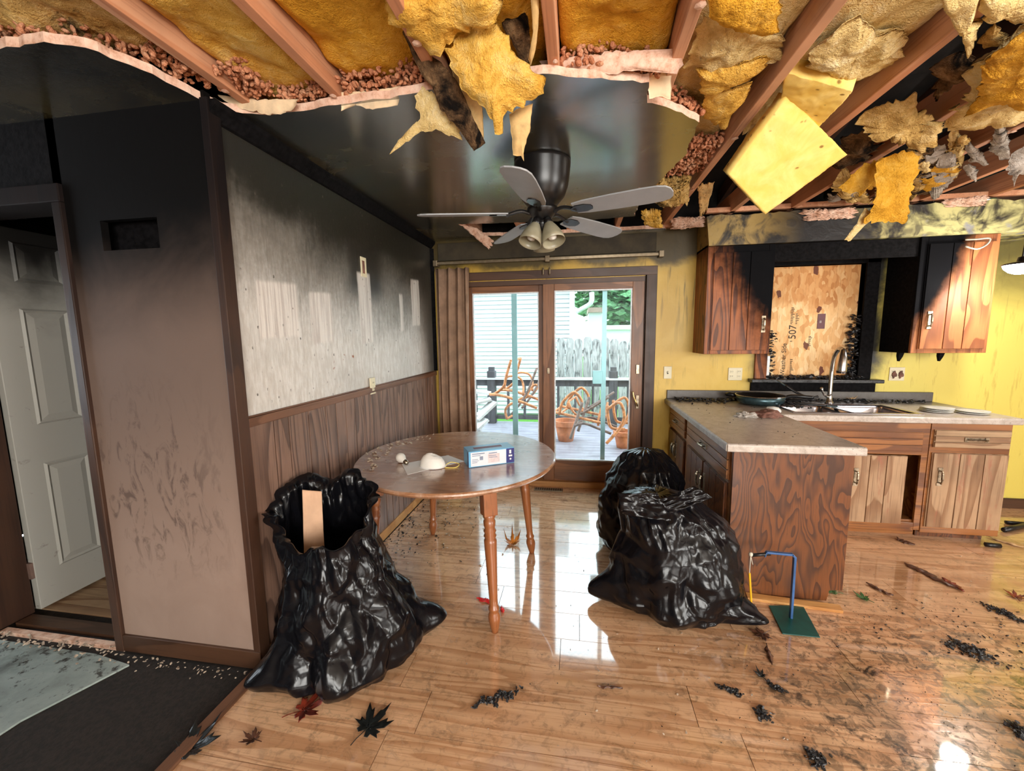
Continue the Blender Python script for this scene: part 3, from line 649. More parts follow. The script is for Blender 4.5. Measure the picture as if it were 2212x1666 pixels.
def text(body, loc, size, rot, mat, parent, name='stencil_lettering'):
    c = bpy.data.curves.new(name, 'FONT'); c.body = body; c.size = size; c.extrude = .0004; c.materials.append(mat)
    t = bpy.data.objects.new(name, c); COL.objects.link(t); dg = bpy.context.evaluated_depsgraph_get()
    me = bpy.data.meshes.new_from_object(t.evaluated_get(dg)); bpy.data.objects.remove(t)
    if not me.materials: me.materials.append(mat)
    o = bpy.data.objects.new(name, me); COL.objects.link(o); o.rotation_euler = rot; o.parent = parent; o.location = V(loc)-WLOC[parent.name]; return o
up = (radians(90), radians(-90), 0)
for (s, x, z, sz) in (('Weather Side', 1.835, 1.115, .052), ('507', 1.905, 1.44, .085)):
    text(s, (x, YB+.058, z), sz, up, M['ink'], wn)
random.seed(8)
for (x0, z0, z1) in ((1.875, 1.12, 1.26), (1.862, 1.42, 1.43), (1.855, 1.575, 1.72), (1.895, 1.575, 1.66), (2.01, 1.38, 1.46)):     # smudged unreadable print
    z = z0
    while z < z1:
        w_ = random.uniform(.012, .03); bx((x0, YB+.0575, z), (x0+w_, YB+.0595, z+.006)).build('smudged_print', M['ink'], wn); z += random.uniform(.011, .016)
bx((2.07, YB+.055, 1.53), (2.13, YB+.0595, 1.66)).build('red_sticker', M['red_tape'], wn)
text('II', (2.085, YB+.0535, 1.58), .03, (radians(90), 0, 0), M['paper'], wn, 'sticker_mark')
# ------------------------------------------------------------------ kitchen
def pull(parent, c, along, out, L=.10, mat='brass_old'):
    """ornate bar pull: back plate, two posts, curved grip"""
    c, a, o = V(c), V(along), V(out); s = a.cross(o)
    b = B(); R = Matrix((a, s, o)).transposed()
    b.obox(c+o*.002, (L*1.25, .022, .004), R)
    for k in (-1, 1):
        b.obox(c+a*(k*L*.55)+o*.003, (.022, .030, .006), R); b.tube([c+a*(k*L*.42), c+a*(k*L*.42)+o*.022], .005, 6)
    b.tube(smooth_path([c+a*(-L*.5)+o*.020, c+a*(-L*.3)+o*.026, c+o*.028, c+a*(L*.3)+o*.026, c+a*(L*.5)+o*.020], 3), [.004]+[.0055]*4+[.008]*5+[.0055]*2+[.004], 6)
    return b.build('handle', M[mat], parent, smooth=False)
def plank_door(parent, fn, u0, u1, z0, z1, n, mat, name='door', hu=None, hz=None, matfield=None):
    """fn(u, d, z) -> world, d measured outward"""
    def bxf(b, a0, a1, d0, d1, c0, c1):
        p = [fn(a0, d0, c0), fn(a1, d1, c1)]; return b.box(p[0], p[1])
    d = bxf(B(), u0, u1, .0, .010, z0, z1).build(name, M[mat], parent)
    w = (u1-u0-.006)/n; random.seed(int(u0*100+z0*10))
    cuts = [u0+.003]+[u0+.003+w*(k+random.uniform(-.12, .12)) for k in range(1, n)]+[u1-.003]
    for k in range(n):
        bxf(B(), cuts[k]+.0025, cuts[k+1]-.0025, .009, .020, z0+.003, z1-.003).build('plank', M[mat], d, bevel=.002)
    if hu is not None:
        c = fn(hu, .02, hz); o = V(fn(0, 1, 0))-V(fn(0, 0, 0)); pull(d, c, (0, 0, 1), o, .10)
    return d
def drawer(parent, fn, u0, u1, z0, z1, mat, hu=None, name='drawer'):
    def bxf(b, a0, a1, d0, d1, c0, c1): return b.box(fn(a0, d0, c0), fn(a1, d1, c1))
    d = bxf(B(), u0, u1, .0, .010, z0, z1).build(name, M[mat], parent)
    h = (z1-z0)/3
    for k in range(3): bxf(B(), u0+.002, u1-.002, .009, .020, z0+h*k+.0025, z0+h*(k+1)-.0025).build('board', M[mat], d, bevel=.003)
    if hu is not None:
        a = V(fn(1, 0, 0))-V(fn(0, 0, 0)); o = V(fn(0, 1, 0))-V(fn(0, 0, 0)); pull(d, fn(hu, .02, (z0+z1)/2), a, o, .11)
    return d
# peninsula base cabinet, doors facing the dining side
pc = thing('peninsula_cabinet', (1.15, 3.1, 0), 'brown oak peninsula cabinet with grained end panel behind the garbage bags', 'cabinet')
b = B(); b.box((.862, 2.36, .10), (1.445, YB-.002, .865)); b.box((.93, 2.40, 0), (1.42, YB-.002, .10)); b.build('carcass', M['oak_y'], pc)
b = B(); b.prism([(.855, .865), (1.45, .865), (1.45, .08), (1.385, .075), (1.375, .012), (.93, .012), (.93, .09), (.855, .10)], 2.338, 2.36, lambda a, z, d: (a, d, z)); b.build('end_panel', M['oak'], pc)
fp = lambda u, d, z: (.862-d, u, z)
drawer(pc, fp, 2.40, 3.27, .665, .84, 'oak_y', 2.84); drawer(pc, fp, 3.34, 3.86, .665, .84, 'oak_y', 3.6)
plank_door(pc, fp, 2.42, 2.825, .13, .64, 3, 'oak', hu=2.79, hz=.50); plank_door(pc, fp, 2.84, 3.255, .13, .64, 3, 'oak', hu=2.88, hz=.50)
plank_door(pc, fp, 3.35, 3.60, .13, .64, 2, 'oak', hu=3.57, hz=.50); plank_door(pc, fp, 3.605, 3.86, .13, .64, 2, 'oak', hu=3.64, hz=.50)
# sink base cabinets
YS = 3.22
sc_ = thing('sink_cabinet', (2.0, 3.56, 0), 'weathered oak sink base cabinet with a dark open gap beside its door', 'cabinet')
b = B()
b.box((1.45, YS+.02, .10), (2.455, YB-.002, .13)); b.box((1.45, YB-.03, .10), (2.455, YB-.004, .70)); b.box((2.435, YS+.02, .10), (2.455, YB-.004, .70)); b.box((1.47, YS+.05, 0), (2.455, YB-.01, .10))
b.build('carcass', M['oak_x'], sc_)
b = B(); b.box((1.45, YS, .62), (2.455, YS+.02, .865)); b.box((2.415, YS, .06), (2.455, YS+.02, .62)); b.box((1.45, YS, .045), (2.415, YS+.02, .115)); b.box((1.45, YS, .115), (1.64, YS+.02, .62)); b.build('face_frame', M['oak_x'], sc_, bevel=.003)
fs_ = lambda u, d, z: (u, YS-d, z)
drawer(sc_, fs_, 1.62, 2.405, .65, .79, 'oak_x')
plank_door(sc_, fs_, 1.64, 1.96, .105, .615, 3, 'oak_weathered', hu=1.93, hz=.45); plank_door(sc_, fs_, 1.965, 2.325, .105, .615, 3, 'oak_weathered', hu=2.0, hz=.45)
dc = thing('drawer_cabinet', (2.7, 3.56, 0), 'weathered oak base cabinet with drawer under the white plates', 'cabinet')
b = B(); b.box((2.46, YS+.02, .10), (2.94, YB-.002, .865)); b.box((2.46, YS+.04, 0), (2.88, YB-.01, .10)); b.build('carcass', M['oak'], dc)
b = B(); b.box((2.46, YS, .045), (2.94, YS+.02, .865)); b.build('face_frame', M['oak_x'], dc, bevel=.003)
drawer(dc, fs_, 2.475, 2.925, .685, .81, 'oak_weathered_x', 2.72)
plank_door(dc, fs_, 2.475, 2.93, .095, .645, 3, 'oak_weathered', hu=2.525, hz=.475)
# counter top
ct = thing('countertop', (1.6, 3.3, .865), 'beige speckled laminate countertop in an L shape with backsplash', 'countertop')
b = B(); Z0, Z1 = .868, .905; SX0, SX1, SY0, SY1 = 1.60, 2.42, 3.27, 3.72
b.box((.815, 2.305, Z0), (1.465, YB-.002, Z1)); b.box((1.465, 3.195, Z0), (SX0, YB-.002, Z1)); b.box((SX1, 3.195, Z0), (2.955, YB-.002, Z1)); b.box((SX0, 3.195, Z0), (SX1, SY0, Z1)); b.box((SX0, SY1, Z0), (SX1, YB-.002, Z1))
def nosing(p0, p1, out):
    p0, p1, o = V(p0), V(p1), V(out); prof = [(0, Z1), (.008, Z1-.001), (.014, Z1-.006), (.016, Z1-.013), (.016, Z0-.004), (.012, Z0-.008), (0, Z0-.008)]
    n = len(prof); vs = [V((p.x, p.y, 0))+o*a+V((0, 0, z)) for p in (p0, p1) for a, z in prof]
    b.add(vs, [tuple(range(n)), tuple(reversed(range(n, 2*n)))]+[(i, n+i, n+(i+1)%n, (i+1)%n) for i in range(n)])
nosing((.815, 2.30, 0), (.815, YB-.002, 0), (-1, 0, 0)); nosing((.805, 2.305, 0), (1.475, 2.305, 0), (0, -1, 0)); nosing((1.465, 2.30, 0), (1.465, 3.19, 0), (1, 0, 0)); nosing((1.475, 3.195, 0), (2.96, 3.195, 0), (0, -1, 0)); nosing((2.955, 3.19, 0), (2.955, YB-.002, 0), (1, 0, 0))
b.build('worktop', M['laminate'], ct)
b = B(); b.box((.815, YB-.022, Z1), (2.955, YB-.002, .985)); b.build('backsplash', M['laminate'], ct, bevel=.004)
# sink
sk = thing('kitchen_sink', (2.0, 3.5, .905), 'double bowl stainless steel sink set in the counter', 'sink')
def ringpts(x0, x1, y0, y1, z, r, n=5):
    out = []
    for (cx, cy, a0) in ((x1-r, y1-r, 0), (x0+r, y1-r, 90), (x0+r, y0+r, 180), (x1-r, y0+r, 270)):
        for k in range(n+1): a = radians(a0+90*k/n); out.append(V((cx+r*cos(a), cy+r*sin(a), z)))
    return out
def loft(b, rings, cap=True):
    n = len(rings[0]); vs = [p for r in rings for p in r]; fs = [(i*n+k, i*n+(k+1)%n, (i+1)*n+(k+1)%n, (i+1)*n+k) for i in range(len(rings)-1) for k in range(n)]
    if cap: fs.append(tuple(range((len(rings)-1)*n, len(rings)*n)))
    b.add(vs, fs)
mid = 1.99
b = B(); b.box((SX0-.015, SY0-.015, .904), (SX1+.015, SY0+.012, .911)); b.box((SX0-.015, SY1-.07, .904), (SX1+.015, SY1+.015, .911)); b.box((SX0-.015, SY0+.012, .904), (SX0+.012, SY1-.07, .911)); b.box((SX1-.012, SY0+.012, .904), (SX1+.015, SY1-.07, .911)); b.box((mid-.018, SY0+.012, .900), (mid+.018, SY1-.07, .908))
b.build('rim', M['stainless'], sk, bevel=.003)
for (a, c) in ((SX0+.012, mid-.018), (mid+.018, SX1-.012)):
    b = B(); loft(b, [ringpts(a, c, SY0+.012, SY1-.07, .908, .03), ringpts(a+.006, c-.006, SY0+.018, SY1-.076, .88, .04), ringpts(a+.02, c-.02, SY0+.03, SY1-.09, .735, .05), ringpts(a+.05, c-.05, SY0+.06, SY1-.12, .72, .05)])
    o = b.build('bowl', M['stainless'], sk, smooth=True); so = o.modifiers.new('s', 'SOLIDIFY'); so.thickness = .002
fa = thing('kitchen_faucet', (2.06, 3.69, .911), 'tall brushed steel pull down faucet behind the sink', 'faucet')
FY = 3.69
B().lathe([(.030, 0), (.030, .010), (.022, .02), (.018, .06), (.016, .07)], (2.06, FY, .911), 16).build('base', M['chrome'], fa, smooth=True)
B().tube(smooth_path([(2.06, FY, .97), (2.06, FY, 1.18), (2.065, FY-.01, 1.30), (2.067, FY-.06, 1.365), (2.064, FY-.11, 1.355)], 6), .016, 12).build('neck', M['chrome'], fa, smooth=True)
B().tube([(2.064, FY-.10, 1.362), (2.060, FY-.125, 1.35), (2.055, FY-.14, 1.30), (2.045, FY-.15, 1.20), (2.043, FY-.152, 1.175)], [.016, .022, .027, .034, .030], 14).build('spray_head', M['chrome'], fa, smooth=True)
B().tube([(2.04, FY-.01, .965), (2.01, FY-.02, .985), (1.985, FY-.03, 1.02), (1.975, FY-.035, 1.045)], [.010, .009, .008, .012], 8).build('lever', M['chrome'], fa, smooth=True)
# wall cabinets
def wallcab(x0, x1, mat, side, label, hu, hz, n):
    t = thing('wall_cabinet', ((x0+x1)/2, 3.74, 1.33), label, 'cabinet', 'wall cabinets beside the boarded window')
    zt = 2.198
    b = B(); b.box((x0, 3.60, 1.33), (x0+.018, YB-.002, zt)); b.box((x1-.018, 3.60, 1.33), (x1, YB-.002, zt)); b.box((x0+.018, 3.60, 1.34), (x1-.018, YB-.002, 1.36)); b.box((x0+.018, YB-.02, 1.36), (x1-.018, YB-.002, zt))
    b.build('carcass', M[side], t)
    b = B(); b.box((x0, 3.58, 1.33), (x0+.045, 3.60, zt)); b.box((x1-.045, 3.58, 1.33), (x1, 3.60, zt)); b.box((x0+.045, 3.58, 1.33), (x1-.045, 3.60, 1.375)); b.box((x0+.045, 3.58, 2.13), (x1-.045, 3.60, zt)); b.build('face_frame', M[mat], t, bevel=.003)
    plank_door(t, lambda u, d, z: (u, 3.58-d, z), x0+.04, x1-.028, 1.36, 2.145, n, mat, hu=hu, hz=hz)
    return t
wallcab(1.03, 1.53, 'oak_left_upper', 'oak_left_upper', 'dark oak wall cabinet left of the boarded window, burnt black at its right', 1.465, 1.57, 3)
t = wallcab(2.53, 3.03, 'oak_right_upper', 'char_black', 'orange oak wall cabinet right of the boarded window, scorched at upper left', 2.62, 1.58, 3)
for x in (2.55, 2.83): B().tube([(x, 3.70, 1.335), (x-.005, 3.70, 1.30), (x-.01, 3.70, 1.26)], [.024, .020, .008], 8).build('melted_drip', M['char_black'], t)
vb = bx((1.53, 3.60, 2.06), (2.53, 3.62, 2.198)).build('valance_board', M['char_black'], bevel=.004); tag(vb, 'burnt black valance board between the wall cabinets', 'valance')
# things on the counter
def curvy(b, pts, r, n=8): return b.tube(smooth_path(pts, 4), r, n)
pn = thing('frying_pan', (1.50, 3.62, .905), 'round teal black frying pan on the counter before the backsplash', 'pan')
B().lathe([(0, .0), (.15, .0), (.168, .012), (.182, .066), (.179, .066), (.162, .014), (0, .006)], (1.50, 3.62, .918), 40).build('pan_body', M['pan_body'], pn, smooth=True)
B().tube([(1.50+.1815*cos(2*pi*i/40), 3.62+.1815*sin(2*pi*i/40), .985) for i in range(41)], .0035, 6).build('pan_rim', M['chrome'], pn)
B().lathe([(0, .0), (.145, .0), (.163, .012), (.1775, .055), (.176, .056), (.160, .014), (0, .002)], (1.50, 3.62, .9265), 40).build('pan_inside', M['pan_inside'], pn, smooth=True)
B().tube([(1.345, 3.70, .968), (1.30, 3.73, .975), (1.28, 3.75, .972)], [.014, .020, .014], 8).build('helper_handle', M['black_plastic'], pn, smooth=True)
curvy(B(), [(1.675, 3.60, .965), (1.72, 3.58, .985), (1.79, 3.55, .985), (1.86, 3.54, .980)], .015).build('handle', M['black_plastic'], pn, smooth=True)
p2 = thing('sauce_pan', (1.45, 3.74, .905), 'black burnt pan lying under the teal frying pan', 'pan')
B().lathe([(0, 0), (.12, 0), (.13, .010), (.12, .010), (0, .004)], (1.55, 3.745, .9055), 28).build('pan_body', M['pan_inside'], p2, smooth=True)
for i, (lab, pts) in enumerate((('black spatula leaning over the pan handle by the window sill', [(1.72, 3.70, 1.06), (1.80, 3.66, 1.0), (1.90, 3.60, .95)]), ('charred ladle lying across the left sink rim', [(1.68, 3.58, .925), (1.80, 3.52, .93), (1.93, 3.48, .925)]), ('steel edged dark knife beside the faucet', [(1.76, 3.76, .92), (1.88, 3.70, .94), (1.97, 3.68, .97)]))):
    t = thing('kitchen_utensil', pts[0], lab, 'utensil', 'burnt utensils by the sink'); t.location.z = pts[0][2]
    curvy(B(), pts, .009).build('handle', M['black_plastic'], t, smooth=True)
    p = V(pts[0]) if i != 1 else V(pts[2]); q = V(pts[1]); d = (p-q).normalized()
    B().bar(p-d*.005, p+d*.07, .05, .006).build('blade', M['pan_body'] if i < 2 else M['stainless'], t, bevel=.002)
bw = B().lathe([(.052, 0), (.055, .006), (.050, .022), (.036, .036), (0, .042)], (1.455, 3.28, .9055), 28).build('upturned_bowl', M['white_ceramic'], smooth=True)
tag(bw, 'small white bowl upside down on the peninsula counter', 'bowl')
def blob(name, c, size, seed, mat, amp=.25, freq=1.4, nu=40, nv=24, flat=True, parent=None, rot=0, smooth=True):
    vs = []; fs = []; c = V(c); R = rotz(rot)
    for j in range(nv+1):
        ph = pi*j/nv-pi/2
        for i in range(nu):
            a = 2*pi*i/nu; d = V((cos(ph)*cos(a), cos(ph)*sin(a), sin(ph)))
            k = 1+amp*(noise.noise(d*freq+V((seed, 0, 0)))*1.2+.6*noise.noise(d*freq*2.7+V((0, seed, 0)))+.35*noise.noise(d*freq*6+V((0, 0, seed))))
            p = R@V((d.x*size[0]*k, d.y*size[1]*k, d.z*size[2]*k))
            if flat: p.z = max(p.z, -size[2]*.45)+size[2]*.45
            vs.append(c+p)
    for j in range(nv):
        for i in range(nu): fs.append((j*nu+i, j*nu+(i+1)%nu, (j+1)*nu+(i+1)%nu, (j+1)*nu+i))
    return B().add(vs, fs).build(name, M[mat], parent, smooth=smooth)
mt = blob('oven_mitt', (1.34, 3.10, .9055), (.11, .065, .030), 3, 'mitt_cloth', .45, 1.6, rot=.4); tag(mt, 'crumpled dark brown cloth mitt beside the white bowl', 'mitt')
ob = blob('plastic_wrapper', (1.20, 3.08, .9055), (.07, .05, .022), 9, 'clear_grey', .5, 2.0, rot=.2); tag(ob, 'grey crumpled clear plastic wrapper left of the brown mitt', 'wrapper')
for i, (x, y, k, lab) in enumerate(((2.61, 3.40, 3, 'stack of small white plates beside the sink'), (2.80, 3.36, 2, 'pair of white plates at the right end of the counter'))):
    for j in range(k):
        o = B().lathe([(0, 0), (.055, 0), (.09, .008), (.092, .011), (.056, .004), (0, .004)], (x+.004*j, y, .9055+.0115*j), 32).build('white_plate', M['plate_white'], smooth=True)
        tag(o, ('topmost' if j == k-1 else 'lowest' if j == 0 else 'middle')+' white plate of the '+('left stack beside the sink' if i == 0 else 'right stack at the counter end'), 'plate', 'white plates on the counter')
# burnt rubbish on the counter
random.seed(3); b = B()
for k in range(420):
    x = .88+random.random()*1.0; y = YB-.05-abs(random.gauss(0, .09))-(.03*sin(x*7)); 
    if 1.32 < x < 1.69 and y < 3.79 and y > 3.4: y = 3.83
    if x > SX0-.03 and y < SY1+.03: y = SY1+.05
    flake(b, (x, y, .911+random.random()*.008), random.uniform(.006, .022))
for k in range(150): flake(b, (1.70+random.random()*1.15, YB-.05-random.random()*.10, .911+random.random()*.010), random.uniform(.006, .022))
for k in range(45): flake(b, (.85+random.random()*.58, 2.4+random.random()*1.3, .9065), random.uniform(.001, .006))
for k in range(40): flake(b, (1.62+random.random()*.13, 3.30+random.random()*.3, .916+random.random()*.02), random.uniform(.008, .024))
tag(b.build('burnt_debris', M['char_flaky'], kind='stuff'), 'burnt black debris scattered along the back of the counter', 'debris')
# electrical plates
def plate(name, c, n, w, h, label, kind, cat='outlet', mat='ivory_plastic'):
    c, n = V(c), V(n); u = V((0, 0, 1)); s = u.cross(n); R = Matrix((s, u, n)).transposed()
    t = thing(name, c, label, cat); B().obox(c+n*.004, (w, h, .008), R).build('cover_plate', M[mat], t, bevel=.003)
    if kind == 'switch':
        B().obox(c+n*.009, (.012, .026, .003), R).build('slot', M['slot_dark'], t); B().obox(c+n*.013+u*.004, (.008, .014, .014), R).build('toggle', M[mat], t, bevel=.002)
    else:
        for kx in ((-.03, .03) if w > .09 else (0,)):
            for kz in (-.021, .021):
                r = B().obox(c+n*.009+s*kx+u*kz, (.030, .026, .003), R).build('receptacle', M[mat], t, bevel=.004)
                b = B()
                for q in (-.007, .007): b.obox(c+n*.0108+s*(kx+q)+u*(kz+.002), (.0028, .010, .001), R)
                b.build('slots', M['slot_dark'], r)
    return t
plate('light_switch', (.818, YB, 1.146), (0, -1, 0), .07, .115, 'ivory light switch plate right of the patio door', 'switch', 'switch')
plate('wall_outlet', (1.40, YB, 1.134), (0, -1, 0), .118, .115, 'double ivory wall outlet left of the boarded window', 'out')
t = plate('wall_outlet', (2.68, YB, 1.138), (0, -1, 0), .115, .115, 'scorched ivory outlet under the right wall cabinet', 'out')
for x in (2.655, 2.705): blob('scorch_lump', (x, YB-.012, 1.135), (.018, .008, .03), x, 'mitt_cloth', .4, flat=False, parent=t, nu=14, nv=10)
plate('wall_outlet', (XL+.012, 2.61, 1.165), (1, 0, 0), .07, .115, 'ivory outlet set in the chair rail of the left wall', 'out')
t = thing('switch_frame', (XL, 2.60, 1.97), 'heat stained empty switch frame high on the sooty left wall', 'switch')
b = B(); y0, z0 = 2.60, 1.975
b.box((XL, y0-.035, z0-.065), (XL+.006, y0+.035, z0-.042)); b.box((XL, y0-.035, z0+.042), (XL+.006, y0+.035, z0+.065)); b.box((XL, y0-.035, z0-.042), (XL+.006, y0-.018, z0+.042)); b.box((XL, y0+.018, z0-.042), (XL+.006, y0+.035, z0+.042)); b.build('frame', M['ivory_plastic'], t, bevel=.002)
bx((XL+.001, y0-.018, z0-.042), (XL+.003, y0+.018, z0+.042)).build('scorched_switch', M['mitt_cloth'], t)
# floor register
vt = thing('floor_vent', (-.30, 3.80, 0), 'small metal floor register before the patio door', 'vent')
b = B(); b.box((-.42, 3.76, .001), (-.14, 3.84, .006)); b.build('vent_frame', M['rod_metal'], vt, bevel=.002)
for k in range(12): bx((-.405+k*.0215, 3.772, .006), (-.395+k*.0215, 3.828, .0075)).build('slot', M['slot_dark'], vt)

# ------------------------------------------------------------------ table
tb = thing('round_table', (-.755, 2.40, 0), 'round brown wooden dining table with turned legs', 'table')
TX, TY, TZ = -.755, 2.41, .75
b = B(); RX, RY = .622, .648
prof = [(.0, TZ-.032), (.955, TZ-.032), (.985, TZ-.026), (1.0, TZ-.014), (.995, TZ-.006), (.985, TZ), (0, TZ)]
b.lathe(prof, (TX, TY, 0), 96, None, RX, RY); b.build('table_top', M['table_wood'], tb, smooth=False)
b = B(); b.lathe([(.70, TZ-.10), (.72, TZ-.10), (.72, TZ-.032), (.70, TZ-.032), (.70, TZ-.10)], (TX, TY, 0), 64, None, RX, RY); b.build('apron', M['leg_wood'], tb)
LP = [(0, .026), (.02, .022), (.022, .05), (.034, .055), (.075, .048), (.10, .020), (.125, .022), (.135, .030), (.145, .022), (.16, .020), (.50, .033), (.53, .035), (.545, .026), (.56, .034), (.575, .026), (.59, .034), (.605, .027), (.62, .035), (.635, .030)]
LP = [(z, r) for z, r in LP]; LP = [(0, .017), (.012, .019), (.03, .024), (.065, .031), (.085, .031), (.10, .026), (.112, .023), (.118, .028), (.128, .028), (.135, .022), (.17, .0215), (.46, .0325), (.475, .0325), (.485, .026), (.497, .033), (.51, .026), (.522, .033), (.535, .026), (.55, .030), (.572, .031), (.582, .025), (.594, .032), (.606, .027)]
for (fx, fy) in ((-.41, 1.85), (-.31, 2.63), (-1.09, 2.79), (-1.19, 2.03)):
    d = V((TX-fx, TY-fy, 0)); d = d.normalized()*.07; top = V((fx, fy, 0))+d; H = .72
    b = B(); vs = []; n = 20
    ax = (V((top.x, top.y, H))-V((fx, fy, 0))); 
    for z, r in LP:
        for k in range(n):
            a = 2*pi*k/n; c = V((fx, fy, 0))+ax*(z/H); vs.append(c+V((r*cos(a), r*sin(a), 0)))
    m = len(LP); b.add(vs, [(i*n+k, i*n+(k+1)%n, (i+1)*n+(k+1)%n, (i+1)*n+k) for i in range(m-1) for k in range(n)]+[tuple(reversed(range(n)))])
    leg = b.build('leg', M['leg_wood'], tb, smooth=True)
    p0 = V((fx, fy, 0))+ax*(.604/H); p1 = V((fx, fy, 0))+ax
    B().bar(p0, p1, .072, .072, up=(d.x, d.y, 0)).build('leg_block', M['leg_wood'], leg, bevel=.004)
# on the table
gb = thing('glove_box', (-.50, 2.35, TZ), 'blue and white cardboard box of disposable gloves on the round table', 'box')
a0 = V((-.615, 2.165, 0)); a1 = V((-.372, 2.30, 0)); u = (a1-a0).normalized(); w = V((-u.y, u.x, 0)); GL = (a1-a0).length; GW = .125; GH = .095; R = Matrix((u, w, V((0, 0, 1)))).transposed()
def gbx(x0, x1, y0, y1, z0, z1): return B().obox(a0+u*((x0+x1)/2)+w*((y0+y1)/2)+V((0, 0, TZ+(z0+z1)/2)), (x1-x0, y1-y0, z1-z0), R)
gbx(0, GL, 0, GW, .001, GH).build('carton', M['box_blue'], gb, bevel=.002)
gbx(.012, GL-.052, -.0006, 0, .006, GH-.006).build('white_label', M['box_white'], gb); gbx(GL-.05, GL-.001, -.0007, 0, .004, GH-.004).build('navy_label', M['box_navy'], gb)
gbx(GL-.001, GL+.0006, .003, GW-.003, .004, GH-.004).build('navy_end_label', M['box_navy'], gb)
gbx(-.0006, 0, .004, .03, .004, GH-.006).build('navy_edge_label', M['box_navy'], gb); gbx(.045, GL-.06, .045, .080, GH, GH+.0008).build('dispenser_slot', M['box_slot'], gb, bevel=.0003)
gbx(.115, .185, -.0012, -.0006, .018, .07).build('pink_label', M['box_pink'], gb)
for (x, z, L, h) in ((.02, .076, .075, .006), (.02, .066, .05, .004), (.12, .072, .05, .006), (.12, .058, .045, .004), (.12, .048, .05, .004), (.02, .045, .035, .003), (.02, .036, .04, .003), (.02, .027, .03, .003), (.065, .040, .02, .022)):
    gbx(x, x+L, -.0017, -.0011, z, z+h).build('print_line', M['box_text'], gb)
for (x, z, L, h) in ((GL-.032, .06, .012, .022), (GL-.036, .042, .022, .010), (GL-.030, .022, .010, .010)): gbx(x, x+L, -.0014, -.0007, z, z+h).build('print_mark', M['paper'], gb)
pq = [onz(880, 1026, TZ), onz(1003, 997, TZ), onz(968, 984, TZ), onz(868, 1003, TZ)]; ps = B()
ps.prism([(p.x, p.y) for p in pq], TZ+.0005, TZ+.0015); tag(ps.build('paper_sheet', M['paper']), 'white sheet of paper under the dust mask on the table', 'paper')
dm = thing('dust_mask', (-.80, 2.20, TZ+.002), 'white cup dust mask lying on the sheet of paper', 'mask')
mc = onz(935, 1008, TZ); b = B(); nu, nv = 32, 12; vs = []
for j in range(nv+1):
    t = j/nv
    for i in range(nu):
        a = 2*pi*i/nu; r = cos(t*pi/2)**.75; rid = .0015*sin(t*26) if .15 < t < .9 else 0
        vs.append(mc+V((cos(a)*.075*r, sin(a)*.058*r, .003+.070*sin(t*pi/2)*(1-.12*cos(a))+rid)))
b.add(vs, [(j*nu+i, j*nu+(i+1)%nu, (j+1)*nu+(i+1)%nu, (j+1)*nu+i) for j in range(nv) for i in range(nu)])
ms = b.build('mask_cup', M['mask_cloth'], dm, smooth=True)
b = B(); b.tube([mc+V((cos(2*pi*i/28)*.078, sin(2*pi*i/28)*.061, .0045)) for i in range(29)], .0028, 6); b.build('rim', M['paper'], dm)
b = B(); curvy(b, [mc+V((.07, .01, .004)), mc+V((.10, .03, .02)), mc+V((.15, .03, .012)), mc+V((.14, -.01, .003)), mc+V((.08, -.02, .004))], .0025, 6); b.build('strap', M['strap_yellow'], dm, smooth=True)
bl = thing('light_bulb', (-1.03, 2.21, TZ), 'white light bulb lying at the left edge of the paper sheet', 'light bulb')
bc = onz(866, 1000, TZ); d = (onz(882, 1006, TZ)-bc); d.z = 0; d.normalize(); bd = (d+V((0, 0, -.28))).normalized(); q = bd.to_track_quat('Z', 'Y').to_matrix()
B().lathe([(0, -.030), (.014, -.027), (.025, -.017), (.030, 0), (.027, .014), (.020, .028), (.015, .040), (.0135, .048)], bc+V((0, 0, .031)), 24, q).build('globe', M['bulb_glass'], bl, smooth=True)
B().lathe([(.0135, .046), (.0145, .05), (.0125, .053), (.0145, .056), (.0125, .059), (.0145, .062), (.0125, .066), (.008, .073), (0, .075)], bc+V((0, 0, .031)), 16, q).build('screw_base', M['brass_old'], bl, smooth=True)
random.seed(21); b = B()
for k in range(70):
    a = random.uniform(2.2, 3.9); r = random.uniform(.75, .96); flake(b, (TX+RX*r*cos(a), TY+RY*r*sin(a), TZ+.003), random.uniform(.004, .016))
for k in range(60):
    a = random.random()*6.28; r = random.random()**.5*.95; flake(b, (TX+RX*r*cos(a), TY+RY*r*sin(a), TZ+.001), random.uniform(.001, .004))
tag(b.build('table_debris', M['pale_bits'], kind='stuff'), 'pale gypsum crumbs on the left of the round table', 'debris')

